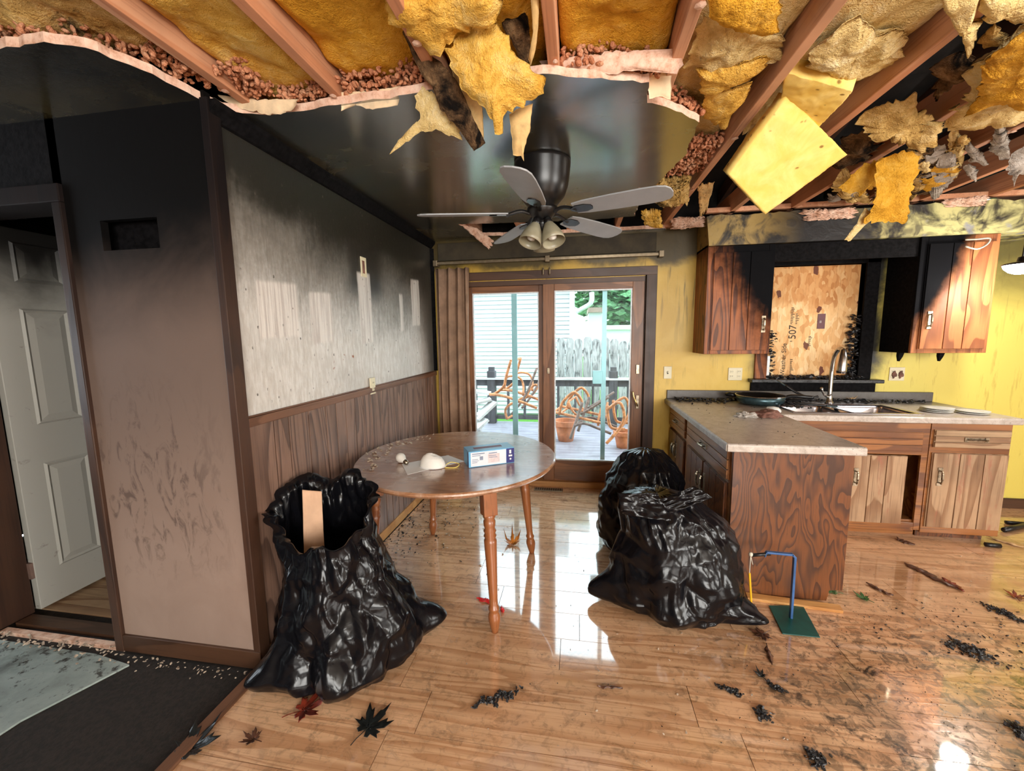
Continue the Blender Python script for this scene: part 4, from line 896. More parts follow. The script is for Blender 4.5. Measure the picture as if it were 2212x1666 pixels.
# ------------------------------------------------------------------ ceiling fan
FX, FYY = -.20, 2.30
fn_ = thing('ceiling_fan', (FX, FYY, ZC), 'dark ceiling fan with five grey blades and glass shades', 'ceiling fan')
B().lathe([(.152, 0), (.152, -.015), (.148, -.06), (.140, -.12), (.120, -.175), (.085, -.215), (.06, -.225), (.06, -.235), (0, -.235)][::-1], (FX, FYY, ZC), 40).build('motor_housing', M['fan_dark'], fn_, smooth=True)
BZ = ZC-.262
B().lathe([(0, -.305), (.03, -.305), (.05, -.29), (.065, -.27), (.085, -.25), (.085, -.235), (0, -.235)], (FX, FYY, ZC), 28).build('blade_hub', M['fan_dark'], fn_, smooth=True)
for k in range(5):
    a = radians(265-72*k); d = V((cos(a), sin(a), 0)); s = V((-sin(a), cos(a), 0)); pitch = radians(-12); s2 = s*cos(pitch)+V((0, 0, sin(pitch))); up2 = d.cross(s2)
    c = V((FX, FYY, BZ)); out = []
    ps_ = [(.19, .050), (.25, .062), (.40, .070), (.55, .072), (.62, .068), (.655, .055), (.672, .034), (.678, .0)]
    poly = [(r, w_) for r, w_ in ps_]+[(r, -w_) for r, w_ in reversed(ps_[:-1])]
    b = B(); b.prism(poly, -.0035, .0035, lambda p, q_, h: c+d*p+s2*q_+up2*h+V((0, 0, -.02*p)))
    bl_ = b.build('blade', M['fan_blade'], fn_, bevel=.0015)
    b = B(); b.tube(smooth_path([c+d*.07, c+d*.11+V((0, 0, .012)), c+d*.15+V((0, 0, .006)), c+d*.20-up2*.008-V((0, 0, .004))], 4), .010, 8)
    b.prism([(.17, .010), (.20, .032), (.25, .034), (.285, .018), (.29, 0), (.285, -.018), (.25, -.034), (.20, -.032), (.17, -.010)], -.009, -.0036, lambda p, q_, h: c+d*p+s2*q_+up2*h+V((0, 0, -.02*p))); b.build('blade_iron', M['fan_dark'], bl_)
B().lathe([(0, -.37), (.02, -.368), (.035, -.35), (.045, -.325), (.05, -.305), (0, -.305)], (FX, FYY, ZC), 24).build('light_kit', M['fan_dark'], fn_, smooth=True)
for a in (235, 310, 90):
    ar = radians(a); d = V((cos(ar)*.42, sin(ar)*.42, -.9)).normalized(); q = d.to_track_quat('Z', 'Y').to_matrix(); c = V((FX, FYY, ZC-.325))+V((cos(ar), sin(ar), 0))*.055
    sh = B().lathe([(.022, .0), (.028, .012), (.040, .035), (.052, .065), (.060, .095), (.062, .120), (.060, .120), (.057, .095), (.049, .066), (.037, .036), (.025, .013), (.019, .002)], c, 28, q).build('glass_shade', M['shade_glass'], fn_, smooth=True)
    B().lathe([(.020, -.03), (.024, -.01), (.026, .004), (.018, .010), (0, .01)], c, 16, q).build('lamp_holder', M['fan_dark'], sh, smooth=True)
    B().lathe([(0, .012), (.010, .02), (.014, .04), (.022, .06), (.026, .078), (.020, .096), (0, .104)], c, 16, q).build('bulb', M['bulb_glass'], sh, smooth=True)
B().tube([(FX, FYY-.03, ZC-.36), (FX, FYY-.03, ZC-.43)], .0015, 5).build('pull_chain', M['brass_old'], fn_)
# lit work lamp hanging at the right
LX, LY, LZ = 2.98, 3.25, 1.93
p = at(2207, 572, LY); LX, LZ = p.x, p.z
wl_ = thing('hanging_lamp', (LX, LY, LZ-.03), 'lit white dome lamp hanging by the right edge of the kitchen', 'lamp')
B().lathe([(0, -.062), (.025, -.060), (.055, -.046), (.078, -.022), (.085, 0), (0, .0)], (LX, LY, LZ), 28).build('glowing_dome', M['lamp_glow'], wl_, smooth=True)
B().lathe([(.088, .0005), (.09, .006), (.06, .016), (.025, .022), (.02, .05), (0, .055)], (LX, LY, LZ), 28).build('cap', M['fan_dark'], wl_, smooth=True)
B().tube([(LX, LY, LZ+.05), (LX+.01, LY, 2.2), (LX, LY, 2.46)], .005, 6).build('cord', M['black_plastic'], wl_)
l = bpy.data.lights.new('hanging_lamp_light', 'POINT'); l.energy = 22; l.color = (1.0, .95, .86); l.shadow_soft_size = .07
o = bpy.data.objects.new('hanging_lamp_light', l); COL.objects.link(o); o.location = (LX, LY, LZ-.15)
# ------------------------------------------------------------------ garbage bags
def bag(name, rings, seed, label, ears=(), ztop=None, lump=.03, facet=.22, nu=190, nz_=120, lip=0.0, closed=False):
    vs = []; fs = []; zs = [r[0] for r in rings]; zmax = zs[-1]
    def prof(z):
        for i in range(len(rings)-1):
            if z <= rings[i+1][0] or i == len(rings)-2:
                t = (z-rings[i][0])/(rings[i+1][0]-rings[i][0]); t = max(0, min(1, t)); t2 = t
                return [rings[i][k]+(rings[i+1][k]-rings[i][k])*t2 for k in range(1, 5)]
    off = V((seed*3.1, seed*1.7, seed*.9))
    def grad(c):
        return V((noise.noise(c*31.7+V((1, 0, 0))), noise.noise(c*27.3+V((0, 5, 0))), noise.noise(c*29.1+V((0, 0, 9)))))
    for j in range(nz_+1):
        t = j/nz_
        for i in range(nu):
            a = 2*pi*i/nu
            zt = (ztop(a) if ztop else zmax); z = t*zt
            cx, cy, rx, ry = prof(z*(zmax/zt if not ztop else 1) if not ztop else min(z, zmax))
            d = V((cos(a), sin(a), 0)); P = V((cx+rx*cos(a), cy+ry*sin(a), z))
            q = P+off
            w = V((q.x, q.y, q.z*.55)); wp = V((noise.noise(q*2.2), noise.noise(q*2.2+V((5, 5, 5))), noise.noise(q*2.2+V((9, 1, 3)))))*.12
            disp = lump*1.2*noise.noise(q*2.6)
            disp += facet*(.30*abs(noise.noise((w+wp)*4.2)) - .22*abs(noise.noise((w-wp)*5.5+V((3, 8, 1)))) + .12*abs(noise.noise((w+wp*1.5)*11)) - .07*abs(noise.noise((w-wp)*14+V((8, 2, 2))))+.03*abs(noise.noise((w+wp)*27)))
            gat = sstep(.55, 1.0, t)
            disp += .05*gat*(abs(noise.noise(V((cos(a)*4.5+seed, sin(a)*4.5, z*1.2))))-.18)
            disp += .035*(1-gat)*(abs(noise.noise(V((cos(a)*1.6+z*2.2+seed, sin(a)*1.6-z*1.5, z*5))))-.2)
            for (ea, ez, amp, wa, wz) in ears:
                da = (a-ea+pi) % (2*pi)-pi; disp += amp*exp(-(da/wa)**2-((z-ez)/wz)**2)
            if t < .035: disp -= .05*(1-t/.035)
            if lip and t > .93: disp += lip*((t-.93)/.07)**1.5; z -= lip*.7*((t-.93)/.07)**2
            P = V((cx, cy, 0))+V(((rx+disp)*cos(a), (ry+disp)*sin(a), max(.0025, z+(.012*noise.noise(q*6) if t > .05 else 0))))
            vs.append(P)
    for j in range(nz_):
        for i in range(nu): fs.append((j*nu+i, j*nu+(i+1)%nu, (j+1)*nu+(i+1)%nu, (j+1)*nu+i))
    c = len(vs); vs.append(V((rings[0][1], rings[0][2], .0025)))
    for i in range(nu): fs.append((c, (i+1)%nu, i))
    if closed:
        c = len(vs); vs.append(sum((vs[nz_*nu+i] for i in range(nu)), V())/nu-V((0, 0, .01)))
        for i in range(nu): fs.append((c, nz_*nu+i, nz_*nu+(i+1)%nu))
    o = B().add(vs, fs).build(name, M['bag_plastic'], None, smooth=True)
    return tag(o, label, 'garbage bag', 'black garbage bags on the floor')
def sheet(name, P, mat, parent=None, amp=.02, seed=0, nu=26, nv=26, thick=.0015, torn=.0, freq=9, smooth=True):
    """thin crumpled sheet spanned by four corners"""
    P = [V(p) for p in P]; vs = []; fs = []; nrm = (P[1]-P[0]).cross(P[3]-P[0]).normalized()
    for j in range(nv+1):
        for i in range(nu+1):
            u, v = i/nu, j/nv; k = torn*noise.noise(V((v*13, seed, u*13)))
            u2 = u*(1-2*abs(k))+abs(k) if torn else u; v2 = v*(1-torn*abs(noise.noise(V((u*11, seed+4, 0)))))
            p = (P[0]*(1-u2)+P[1]*u2)*(1-v2)+(P[3]*(1-u2)+P[2]*u2)*v2
            w, pp = noise.voronoi(V((u*4+seed, v*4, seed))); 
            vs.append(p+nrm*(amp*noise.noise(p*freq+V((seed, 0, 0)))*1.5+amp*.5*(w[1]-w[0])))
    for j in range(nv):
        for i in range(nu): a = j*(nu+1)+i; fs.append((a, a+1, a+nu+2, a+nu+1))
    o = B().add(vs, fs).build(name, M[mat], parent, smooth=smooth); s = o.modifiers.new('s', 'SOLIDIFY'); s.thickness = thick; return o
rim1 = lambda a: .755+.10*sin(a-.2)+.015*cos(a*2)+.02*sin(a*5+1)+.014*sin(a*9)
b1 = bag('garbage_bag', [(0, -1.10, 1.615, .27, .25), (.07, -1.09, 1.615, .305, .27), (.25, -1.10, 1.62, .285, .255), (.45, -1.13, 1.62, .235, .205), (.62, -1.15, 1.615, .205, .175), (.95, -1.17, 1.62, .195, .155)], 2.3,
         'large open black garbage bag standing left of the round table', ears=((.55, .06, .17, .30, .13), (3.95, .05, .10, .22, .07), (5.2, .05, .03, .5, .1)), ztop=rim1, lip=.04, lump=.028)
cb = sheet('cardboard_piece', [(-1.27, 1.60, .45), (-1.19, 1.64, .45), (-1.195, 1.66, .78), (-1.265, 1.62, .80)], 'cardboard', None, .003, 1, thick=.006); tag(cb, 'brown cardboard piece sticking up inside the open garbage bag', 'cardboard')
b2 = bag('garbage_bag', [(0, .53, 2.22, .29, .21), (.08, .535, 2.205, .335, .235), (.25, .54, 2.21, .31, .23), (.42, .53, 2.23, .26, .21), (.54, .48, 2.25, .215, .18), (.61, .45, 2.26, .16, .13), (.63, .44, 2.26, .05, .05)], 5.1,
         'bulging black garbage bag in front of the peninsula cabinet', ears=((3.25, .07, .11, .16, .08), (5.90, .035, .14, .22, .05), (4.6, .05, .02, .6, .1)), closed=True, lump=.03)
sheet('rim_flap', [at(1333, 1065, 2.08), at(1420, 1070, 2.05), at(1450, 1125, 2.03), at(1345, 1110, 2.07)], 'bag_plastic', b2, .035, 5)
sheet('rim_flap', [at(1410, 1085, 2.10), at(1500, 1050, 2.16), at(1540, 1075, 2.14), at(1450, 1110, 2.08)], 'bag_plastic', b2, .035, 12)
b3 = bag('garbage_bag', [(0, .47, 2.82, .25, .22), (.10, .46, 2.82, .29, .25), (.30, .46, 2.82, .28, .24), (.48, .47, 2.84, .25, .22), (.60, .48, 2.85, .20, .18), (.68, .48, 2.86, .12, .11), (.71, .47, 2.86, .03, .03)], 8.7,
         'black garbage bag standing farther back beside the peninsula doors', ears=((3.3, .42, .03, .5, .1), (3.1, .2, .02, .4, .1)), closed=True, lump=.034)

# ------------------------------------------------------------------ insulation
def batt(P, thick, mat, seed, label, name='insulation_batt', torn=.10, amp=.03, nu=52, nv=52, square=False, cat='insulation', group='hanging yellow insulation', spike=.0, sag=0, parent=None):
    P = [V(p) for p in P]; nrm = (P[1]-P[0]).cross(P[3]-P[0]).normalized(); size = max((P[1]-P[0]).length, (P[3]-P[0]).length)
    top, bot = [], []
    for j in range(nv+1):
        for i in range(nu+1):
            u, v = i/nu, j/nv
            def e(k, s): return torn*(.5+.8*noise.noise(V((k*5, s, seed)))+.6*noise.noise(V((k*17, s+3, seed)))+.45*noise.noise(V((k*41, s+5, seed))))
            u0, u1 = e(v, 1), 1-e(v, 7); v0, v1 = e(u, 13), 1-e(u, 19)
            uu = u0+(u1-u0)*u; vv = v0+(v1-v0)*v
            p = (P[0]*(1-uu)+P[1]*uu)*(1-vv)+(P[3]*(1-uu)+P[2]*uu)*vv
            d = min(u, 1-u, v, 1-v)*2; th = thick/2*(1 if square else min(1, d*4)**.5+.04)
            n1 = noise.noise(p*6+V((seed, 0, 0))); n2 = noise.noise(p*16+V((0, seed, 0))); n3 = noise.noise(p*45+V((0, 0, seed)))
            q = p+nrm*(amp*(n1*1.3+n2*.5))+V((0, 0, -sag*(1-(2*v-1)**2)))
            fz = (amp*.22*n3+amp*.16*noise.noise(p*95+V((seed, 3, 0))))*(.4 if square else 1)
            top.append(q+nrm*(th+fz)); bot.append(q-nrm*(th+amp*.22*noise.noise(p*45+V((9, 0, seed)))))
    N = nu+1; K = N*(nv+1); fs = []
    for j in range(nv):
        for i in range(nu): a = j*N+i; fs += [(a, a+1, a+N+1, a+N), (K+a, K+a+N, K+a+N+1, K+a+1)]
    for i in range(nu): fs += [(i, K+i, K+i+1, i+1), (nv*N+i, nv*N+i+1, K+nv*N+i+1, K+nv*N+i)]
    for j in range(nv): a = j*N; c = j*N+nu; fs += [(a, a+N, K+a+N, K+a), (c, K+c, K+c+N, c+N)]
    o = B().add(top+bot, fs).build(name, M[mat], parent, smooth=True)
    return tag(o, label, cat, group) if label else o
def pq_(*pts): return [at(*p) if len(p) == 3 else onz(p[0], p[1], 2.47) for p in pts]
# batts still lying between the joists
for (i, y0, y1, z, mat, lab) in ((0, .3, 1.75, 2.53, 'insul_yellow', 'yellow batt lying between the two leftmost joists'), (1, .3, 1.75, 2.55, 'insul_amber', 'amber batt in the bay left of the hanging insulation'), (2, .3, 1.75, 2.55, 'insul_amber', 'amber batt in the bay above the hanging insulation'), (3, .3, 1.85, 2.56, 'insul_amber', 'amber batt in the bay above the ceiling fan'), (4, .3, 2.9, 2.56, 'insul_pale', 'pale yellow batt in the bay right of the fan'), (5, .3, 2.45, 2.55, 'insul_pale', 'cream batt in the bay above the big hanging slab'), (6, .3, 1.45, 2.57, 'insul_dirty', 'sooty batt in the bay above the peninsula')):
    x0, x1 = JX[i]+.022, JX[i+1]-.022
    batt([(x0, y0, z), (x1, y0, z), (x1, y1, z), (x0, y1, z)], .05, mat, i*3.3, lab, torn=.01 if i < 4 else .06, amp=.02, nu=30, nv=80, group='insulation batts between the joists')
batt([(-1.95, .5, 2.55), (-1.37, .5, 2.55), (-1.37, 1.4, 2.52), (-1.95, 1.3, 2.52)], .05, 'insul_dirty', 44, 'sooty beige insulation at the far left of the torn ceiling', torn=.03, amp=.03, group='insulation batts between the joists')
def rag(pts, depth, thick, mat, seed, label, name='insulation_rag', amp=.02, jag=.012, rings=16, group='hanging yellow insulation', nrm=None, cat='insulation'):
    """torn sheet with the given ragged outline; depth: height z (horizontal sheet) or function of the pixel giving its distance"""
    P = [at(x, y, depth(x, y)) if callable(depth) else onz(x, y, depth) for x, y in pts]
    out = []; m = len(P); step = .012
    for i in range(m):
        a, c = P[i], P[(i+1)%m]; k = max(2, int((c-a).length/step))
        for q in range(k): out.append(a.lerp(c, q/k))
    cen = sum(out, V())/len(out); N = V()
    for i in range(len(out)): N += (out[i]-cen).cross(out[(i+1)%len(out)]-cen)
    N.normalize(); n = len(out); vs = [[], []]
    J = []
    for p in out:
        r = (p-cen); d = r.normalized(); k = noise.noise(p*38+V((seed, 0, 0)))*.9+noise.noise(p*95+V((0, seed, 0)))*.7; J.append(p+d*jag*k*1.6)
    for s_ in (0, 1):
        for j in range(1, rings+1):
            t = j/rings
            for p in J:
                q = cen.lerp(p, t); w = amp*(noise.noise(q*7+V((seed, 1, 0)))*1.3+noise.noise(q*17+V((0, seed, 2)))*.55)
                th = thick/2*max(.06, (1-t**4))*(1+.5*noise.noise(q*12+V((seed, 4, s_))))+.16*amp*noise.noise(q*60+V((seed, s_, 0)))*(1-t**6)
                vs[s_].append(q+N*(w+(th if s_ == 0 else -th)))
    K = n*rings; V_ = vs[0]+vs[1]+[cen+N*(thick/2+amp*(noise.noise(cen*7+V((seed, 1, 0)))*1.3)), cen+N*(-thick/2+amp*(noise.noise(cen*7+V((seed, 1, 0)))*1.3))]; fs = []
    for s_ in (0, 1):
        o = s_*K
        for j in range(rings-1):
            for i in range(n):
                f = (o+j*n+i, o+j*n+(i+1)%n, o+(j+1)*n+(i+1)%n, o+(j+1)*n+i); fs.append(f if s_ else f[::-1])
        for i in range(n): f = (2*K+s_, o+(i+1)%n, o+i); fs.append(f if s_ else f[::-1])
    for i in range(n): fs.append(((rings-1)*n+i, (rings-1)*n+(i+1)%n, K+(rings-1)*n+(i+1)%n, K+(rings-1)*n+i))
    return tag(B().add(V_, fs).build(name, M[mat], None, smooth=True), label, cat, group)
def c2(*p): return [(800+x/2.974, y/2.974) for x, y in p]
def c3(*p): return [(1350+x/2.566, y/2.566) for x, y in p]
def c4(*p): return [(1980+x/3.966, y/3.966) for x, y in p]
hang = lambda y0, Y0, k: (lambda x, y: Y0+(y-y0)*k)
# the clump hanging in the middle
rag(c2((80, -90), (860, -90), (850, 30), (820, 110), (780, 140), (650, 200), (500, 300), (430, 385), (330, 350), (210, 160), (130, 130)), hang(0, 1.27, .0010), .08, 'insul_yellow', 1.1, 'bright yellow fluffy top of the clump hanging above the fan', amp=.03)
rag(c2((700, 140), (790, 120), (850, 200), (900, 270), (960, 380), (1030, 440), (1110, 500), (1112, 600), (1040, 650), (950, 700), (860, 730), (850, 860), (800, 870), (790, 780), (720, 690), (640, 620), (570, 520), (500, 420), (490, 320), (600, 220)), hang(50, 1.36, .0006), .07, 'insul_yellow', 2.7, 'orange yellow fluffy flap hanging in front of the fan', amp=.028)
rag(c2((220, 150), (290, 180), (350, 330), (460, 400), (560, 520), (610, 640), (735, 920), (665, 980), (560, 820), (450, 700), (400, 560), (330, 480), (205, 200)), hang(50, 1.43, .0006), .035, 'insul_burnt', 4.2, 'dark charred strip hanging diagonally left of the fluffy flap', amp=.014, jag=.006)
rag(c2((520, 420), (600, 540), (720, 690), (732, 925), (690, 930), (630, 720), (540, 560)), hang(50, 1.46, .0006), .012, 'kraft', 5.5, 'tan kraft facing beside the charred hanging strip', amp=.012, jag=.003)
rag(c2((290, 600), (340, 560), (420, 620), (500, 700), (570, 820), (600, 910), (520, 870), (420, 840), (310, 850), (300, 790), (330, 740), (300, 700)), hang(150, 1.56, .0004), .02, 'insul_pale', 6.1, 'thin pale yellow wing hanging left of the charred strip', amp=.014, jag=.010)
rag(c2((300, 780), (340, 830), (310, 855), (210, 930), (120, 992), (180, 900)), hang(150, 1.565, .0004), .012, 'insul_pale', 6.9, 'narrow pale tail pointing left from the hanging insulation', amp=.006, jag=.005)
rag(c2((890, 730), (960, 690), (1042, 665), (1030, 800), (985, 990), (988, 1042), (970, 1000), (915, 1000), (910, 870)), hang(150, 1.53, .0004), .016, 'kraft', 8.3, 'short tan strip hanging under the right of the flap', amp=.012, jag=.004)
rag(c2((1030, -60), (1080, -60), (1085, 150), (1060, 330), (1030, 420), (1015, 380), (1045, 200)), hang(0, 1.30, .0010), .02, 'kraft', 9.4, 'upright tan strip beside the middle joist', amp=.010, jag=.004)
rag(c2((850, 60), (1000, 60), (1030, 250), (1010, 400), (960, 380), (900, 270), (850, 180)), hang(0, 1.40, .0010), .03, 'insul_burnt', 10.2, 'sooty tuft between the flap and the middle joist', amp=.02)
# right hand bays
rag(c3((465, -40), (870, -40), (845, 200), (760, 222), (640, 190), (530, 115), (470, 70)), 2.475, .035, 'insul_amber', 11.5, 'amber curl of insulation at the top between two joists', amp=.018)
rag(c3((440, 70), (530, 105), (640, 180), (760, 212), (862, 225), (872, 330), (760, 355), (620, 385), (400, 425), (335, 380), (380, 240)), 2.50, .05, 'insul_pale', 12.2, 'crumpled cream insulation layer right of the torn edge', amp=.026)
rag(c3((400, 395), (780, 325), (792, 370), (660, 455), (520, 525), (440, 545), (420, 450)), 2.485, .05, 'insul_yellow', 13.6, 'folded yellow insulation layer below the cream one', amp=.016)
rag(c3((420, 570), (520, 515), (700, 455), (690, 515), (600, 625), (560, 705), (440, 655)), 2.475, .045, 'insul_yellow', 14.4, 'lowest yellow insulation fold beside the long joist', amp=.016)
rag(c3((1040, 255), (1200, 115), (1300, 85), (1400, 190), (1520, 175), (1565, 230), (1535, 310), (1440, 425), (1270, 445), (1180, 405), (1015, 365)), 2.485, .06, 'insul_pale', 15.9, 'crumpled cream batt over the peninsula counter', amp=.03)
batt(pq_((1700, 140, 1.80), (1850, 178, 1.84), (1772, 262, 2.05), (1690, 208, 1.98)), .06, 'batt_facing', 16.7, 'square cut yellow batt end above the big hanging slab', torn=.02, amp=.008, square=True)
batt(pq_((1690, 200, 1.95), (1822, 330, 2.14), (1645, 458, 2.26), (1566, 372, 2.10)), .065, 'batt_facing', 17.1, 'big flat yellow insulation slab hanging over the peninsula', torn=.008, amp=.008, square=True, nu=40, nv=40)
rag(c3((700, 690), (735, 680), (690, 800), (600, 970), (575, 985), (620, 850)), hang(280, 2.16, .0012), .008, 'kraft', 18.6, 'narrow brown kraft ribbon at the left of the big slab', amp=.010, jag=.002)
rag(c3((1285, 700), (1380, 585), (1500, 555), (1600, 515), (1645, 600), (1765, 700), (1745, 785), (1645, 855), (1580, 835), (1500, 790), (1450, 700), (1400, 790), (1330, 745)), hang(200, 2.15, .0016), .05, 'insul_dirty', 19.2, 'ragged dirty yellow clump right of the big slab', amp=.035, jag=.022)
rag(c3((1150, 930), (1200, 780), (1330, 735), (1420, 780), (1350, 870), (1280, 935)), 2.475, .03, 'insul_burnt', 20.8, 'burnt shreds below the dirty clump', amp=.03, jag=.025)
rag(c3((1190, 1040), (1300, 925), (1420, 880), (1540, 875), (1530, 960), (1400, 1020), (1300, 1085), (1230, 1070)), hang(330, 2.62, .001), .03, 'insul_amber', 21.0, 'amber rag lying left of the hanging amber strip', amp=.02)
rag(c3((1410, 900), (1540, 830), (1645, 865), (1635, 960), (1590, 1010), (1565, 1232), (1330, 1242), (1385, 1060), (1395, 980)), hang(300, 2.48, .0008), .03, 'insul_amber', 21.4, 'amber strip hanging in front of the soffit', amp=.024)
rag(c3((1330, 1150), (1395, 1195), (1300, 1285), (1255, 1338), (1218, 1330), (1290, 1230)), hang(300, 2.52, .0008), .012, 'insul_pale', 22.4, 'pale ragged tail at the foot of the amber strip', amp=.012, jag=.009)
rag(c4((470, 560), (600, 430), (720, 360), (1050, 110), (1050, 1010), (780, 1065), (640, 1060), (420, 1145), (320, 1135), (240, 1050), (300, 950), (400, 900), (430, 800), (480, 720), (380, 700), (490, 620)), 2.455, .05, 'insul_pale', 23.3, 'large pale fluffy batt at the top right corner', amp=.025, jag=.022)
rag(c4((560, 570), (700, 410), (1050, 170), (1050, 960), (700, 905), (560, 960), (410, 1000), (520, 860), (560, 700)), 2.405, .04, 'insul_amber', 24.7, 'amber sheet hanging below the pale batt at top right', amp=.018, jag=.012)
rag(c4((205, -60), (560, -60), (505, 120), (520, 300), (485, 430), (442, 525), (398, 400), (390, 230), (300, 200), (240, 110)), 2.44, .05, 'insul_pale', 25.9, 'pale tuft at the very top right of the ceiling', amp=.022, jag=.014)
rag(c4((560, -50), (1050, -50), (1050, 150), (800, 195), (700, 135), (620, 165), (535, 120)), 2.45, .05, 'insul_pale', 26.5, 'pale insulation at the top right beside the tuft', amp=.022, jag=.014)
rag(c4((555, 365), (600, 280), (680, 165), (725, 260), (765, 290), (700, 350), (600, 405)), 2.46, .03, 'insul_dirty', 26.9, 'small dirty tuft between the pale ones at top right', amp=.02, jag=.014)
rag(c4((100, 640), (250, 560), (400, 515), (480, 520), (470, 620), (300, 705), (210, 775), (165, 840), (180, 700)), 2.52, .04, 'insul_burnt', 30.5, 'dark burnt insulation behind the dirty clump', amp=.035, jag=.025)
rag(c4((150, 1420), (230, 1330), (330, 1255), (255, 1400), (292, 1560), (262, 1612), (200, 1500), (125, 1510)), 2.46, .012, 'insul_grey', 27.5, 'grey sooty strip hanging at the right of the amber strip', amp=.018, jag=.012)
rag(c4((800, 1310), (1000, 1200), (1000, 1450), (880, 1500), (842, 1595), (828, 1500), (740, 1440)), hang(320, 2.5, .0015), .015, 'insul_grey', 29.5, 'grey sooty rag hanging at the right edge', amp=.018, jag=.012)
rag(c3((1600, 1000), (1660, 900), (1740, 880), (1700, 980), (1690, 1080), (1620, 1090), (1585, 1060)), 2.47, .02, 'insul_burnt', 28.5, 'burnt shred between the amber and grey strips', amp=.02, jag=.016)
random.seed(314); shreds = []
for k in range(26):
    px = random.uniform(1800, 2200); py = random.uniform(max(150, 470-(px-1750)*.55), 415 if px < 2000 else 385); r = random.uniform(16, 44); m = random.choice(('insul_dirty', 'insul_dirty', 'insul_burnt', 'insul_grey', 'insul_pale', 'insul_amber'))
    n_ = random.randint(7, 10); st = random.random()*6; el = random.uniform(.8, 2.2); ta = random.uniform(.6, 2.4)
    o_ = []
    for q in range(n_):
        a = st+2*pi*q/n_; rr = r*random.uniform(.45, 1.1); x, y = cos(a)*rr*el, sin(a)*rr/el*1.3; o_.append((px+x*cos(ta)-y*sin(ta), min(py+x*sin(ta)+y*cos(ta), 440)))
    if px > 1990 and py > 395: continue
    shreds.append((m, px, o_, random.uniform(2.435, 2.47), random.uniform(.012, .03), 60+k*1.7))
nth = ['first', 'second', 'third', 'fourth', 'fifth', 'sixth', 'seventh', 'eighth', 'ninth', 'tenth', 'eleventh', 'twelfth', 'thirteenth', 'fourteenth']; seen = {}
for (m, px, o_, z_, th_, sd_) in sorted(shreds, key=lambda q: (q[0], q[1])):
    k_ = seen.get(m, 0); seen[m] = k_+1; cn = {'insul_dirty': 'dirty yellow', 'insul_burnt': 'burnt brown', 'insul_grey': 'grey', 'insul_pale': 'pale cream', 'insul_amber': 'amber'}[m]
    rag(o_, z_, th_, m, sd_, nth[k_]+' small '+cn+' insulation shred from the left under the right hand joists', 'insulation_shred', .018, .016, 9, 'small insulation shreds under the right joists')
batt(pq_((1368, 372, 2.75), (1425, 360, 2.75), (1418, 398, 2.82), (1375, 410, 2.84)), .04, 'gypsum', 31.2, 'broken pink gypsum chunk hanging right of the fan', 'gypsum_chunk', torn=.12, amp=.03, cat='gypsum', group='broken ceiling pieces')
batt(pq_((1395, 395, 2.8), (1500, 370, 2.7), (1490, 440, 2.95), (1410, 450, 3.0)), .05, 'insul_dirty', 32.8, 'torn yellow clump at the right tip of the fan blades', torn=.14, amp=.04)
batt(pq_((1380, 452, 3.2), (1430, 448, 3.2), (1432, 492, 3.35), (1392, 490, 3.35)), .03, 'insul_yellow', 33.8, 'small yellow tuft below the right fan blade', torn=.12, amp=.02)
batt(pq_((1505, 395, 3.1), (1545, 388, 3.1), (1530, 455, 3.3), (1512, 475, 3.35)), .02, 'kraft', 34.8, 'tan strip hanging at the left end of the soffit', torn=.1, amp=.015)
batt(pq_((988, 480, 3.45), (1030, 492, 3.5), (1068, 520, 3.62), (1060, 545, 3.64)), .02, 'gypsum', 35.1, 'torn gypsum paper hanging above the curtain rod', 'gypsum_paper', torn=.1, amp=.03, cat='gypsum', group='broken ceiling pieces')
batt(pq_((1722, 452, 3.54), (1860, 446, 3.54), (1850, 472, 3.55), (1735, 480, 3.55)), .01, 'gypsum', 36.1, 'torn pinkish paper peeling off the middle of the soffit', 'gypsum_paper', torn=.13, amp=.02, cat='gypsum', group='broken ceiling pieces')
batt(pq_((1440, 470, 3.7), (1530, 465, 3.6), (1525, 490, 3.62), (1450, 500, 3.75)), .012, 'gypsum', 37.1, 'broken gypsum edge over the yellow wall corner', 'gypsum_paper', torn=.13, amp=.02, cat='gypsum', group='broken ceiling pieces')
batt(pq_((2030, 432, 3.54), (2140, 418, 3.5), (2130, 445, 3.54), (2040, 450, 3.56)), .012, 'gypsum', 38.1, 'splintered pink edge over the right end of the soffit', 'gypsum_paper', torn=.13, amp=.02, cat='gypsum', group='broken ceiling pieces')
# paper flaps below the torn ceiling edge and thick broken lip
rag([(735, 200), (800, 196), (864, 186), (860, 228), (805, 236), (765, 226), (738, 240)], hang(180, 1.60, .0002), .005, 'drywall_paper', 50, 'cream paper flap under the torn ceiling edge at left', 'ceiling_paper_flap', .006, .006, 8, 'broken ceiling pieces', cat='gypsum')
rag([(1398, 165), (1452, 150), (1450, 218), (1425, 208), (1402, 214)], hang(150, 1.70, .0008), .005, 'drywall_paper', 51, 'cream paper flap at the right corner of the torn edge', 'ceiling_paper_flap', .006, .004, 8, 'broken ceiling pieces', cat='gypsum')
rag([(470, 205), (560, 215), (650, 214), (628, 240), (585, 250), (540, 238), (505, 232)], hang(200, 1.56, .0004), .005, 'drywall_paper', 52, 'pale paper edge hanging below the left torn ceiling', 'ceiling_paper_flap', .006, .008, 8, 'broken ceiling pieces', cat='gypsum')
rag([(1165, 132), (1240, 122), (1330, 112), (1470, 104), (1478, 140), (1462, 160), (1380, 152), (1300, 160), (1240, 150), (1178, 150)], hang(100, 1.60, .0004), .022, 'gypsum', 53, 'pale gypsum board lip along the middle torn edge', 'gypsum_lip', .006, .008, 8, 'broken ceiling pieces', cat='gypsum')
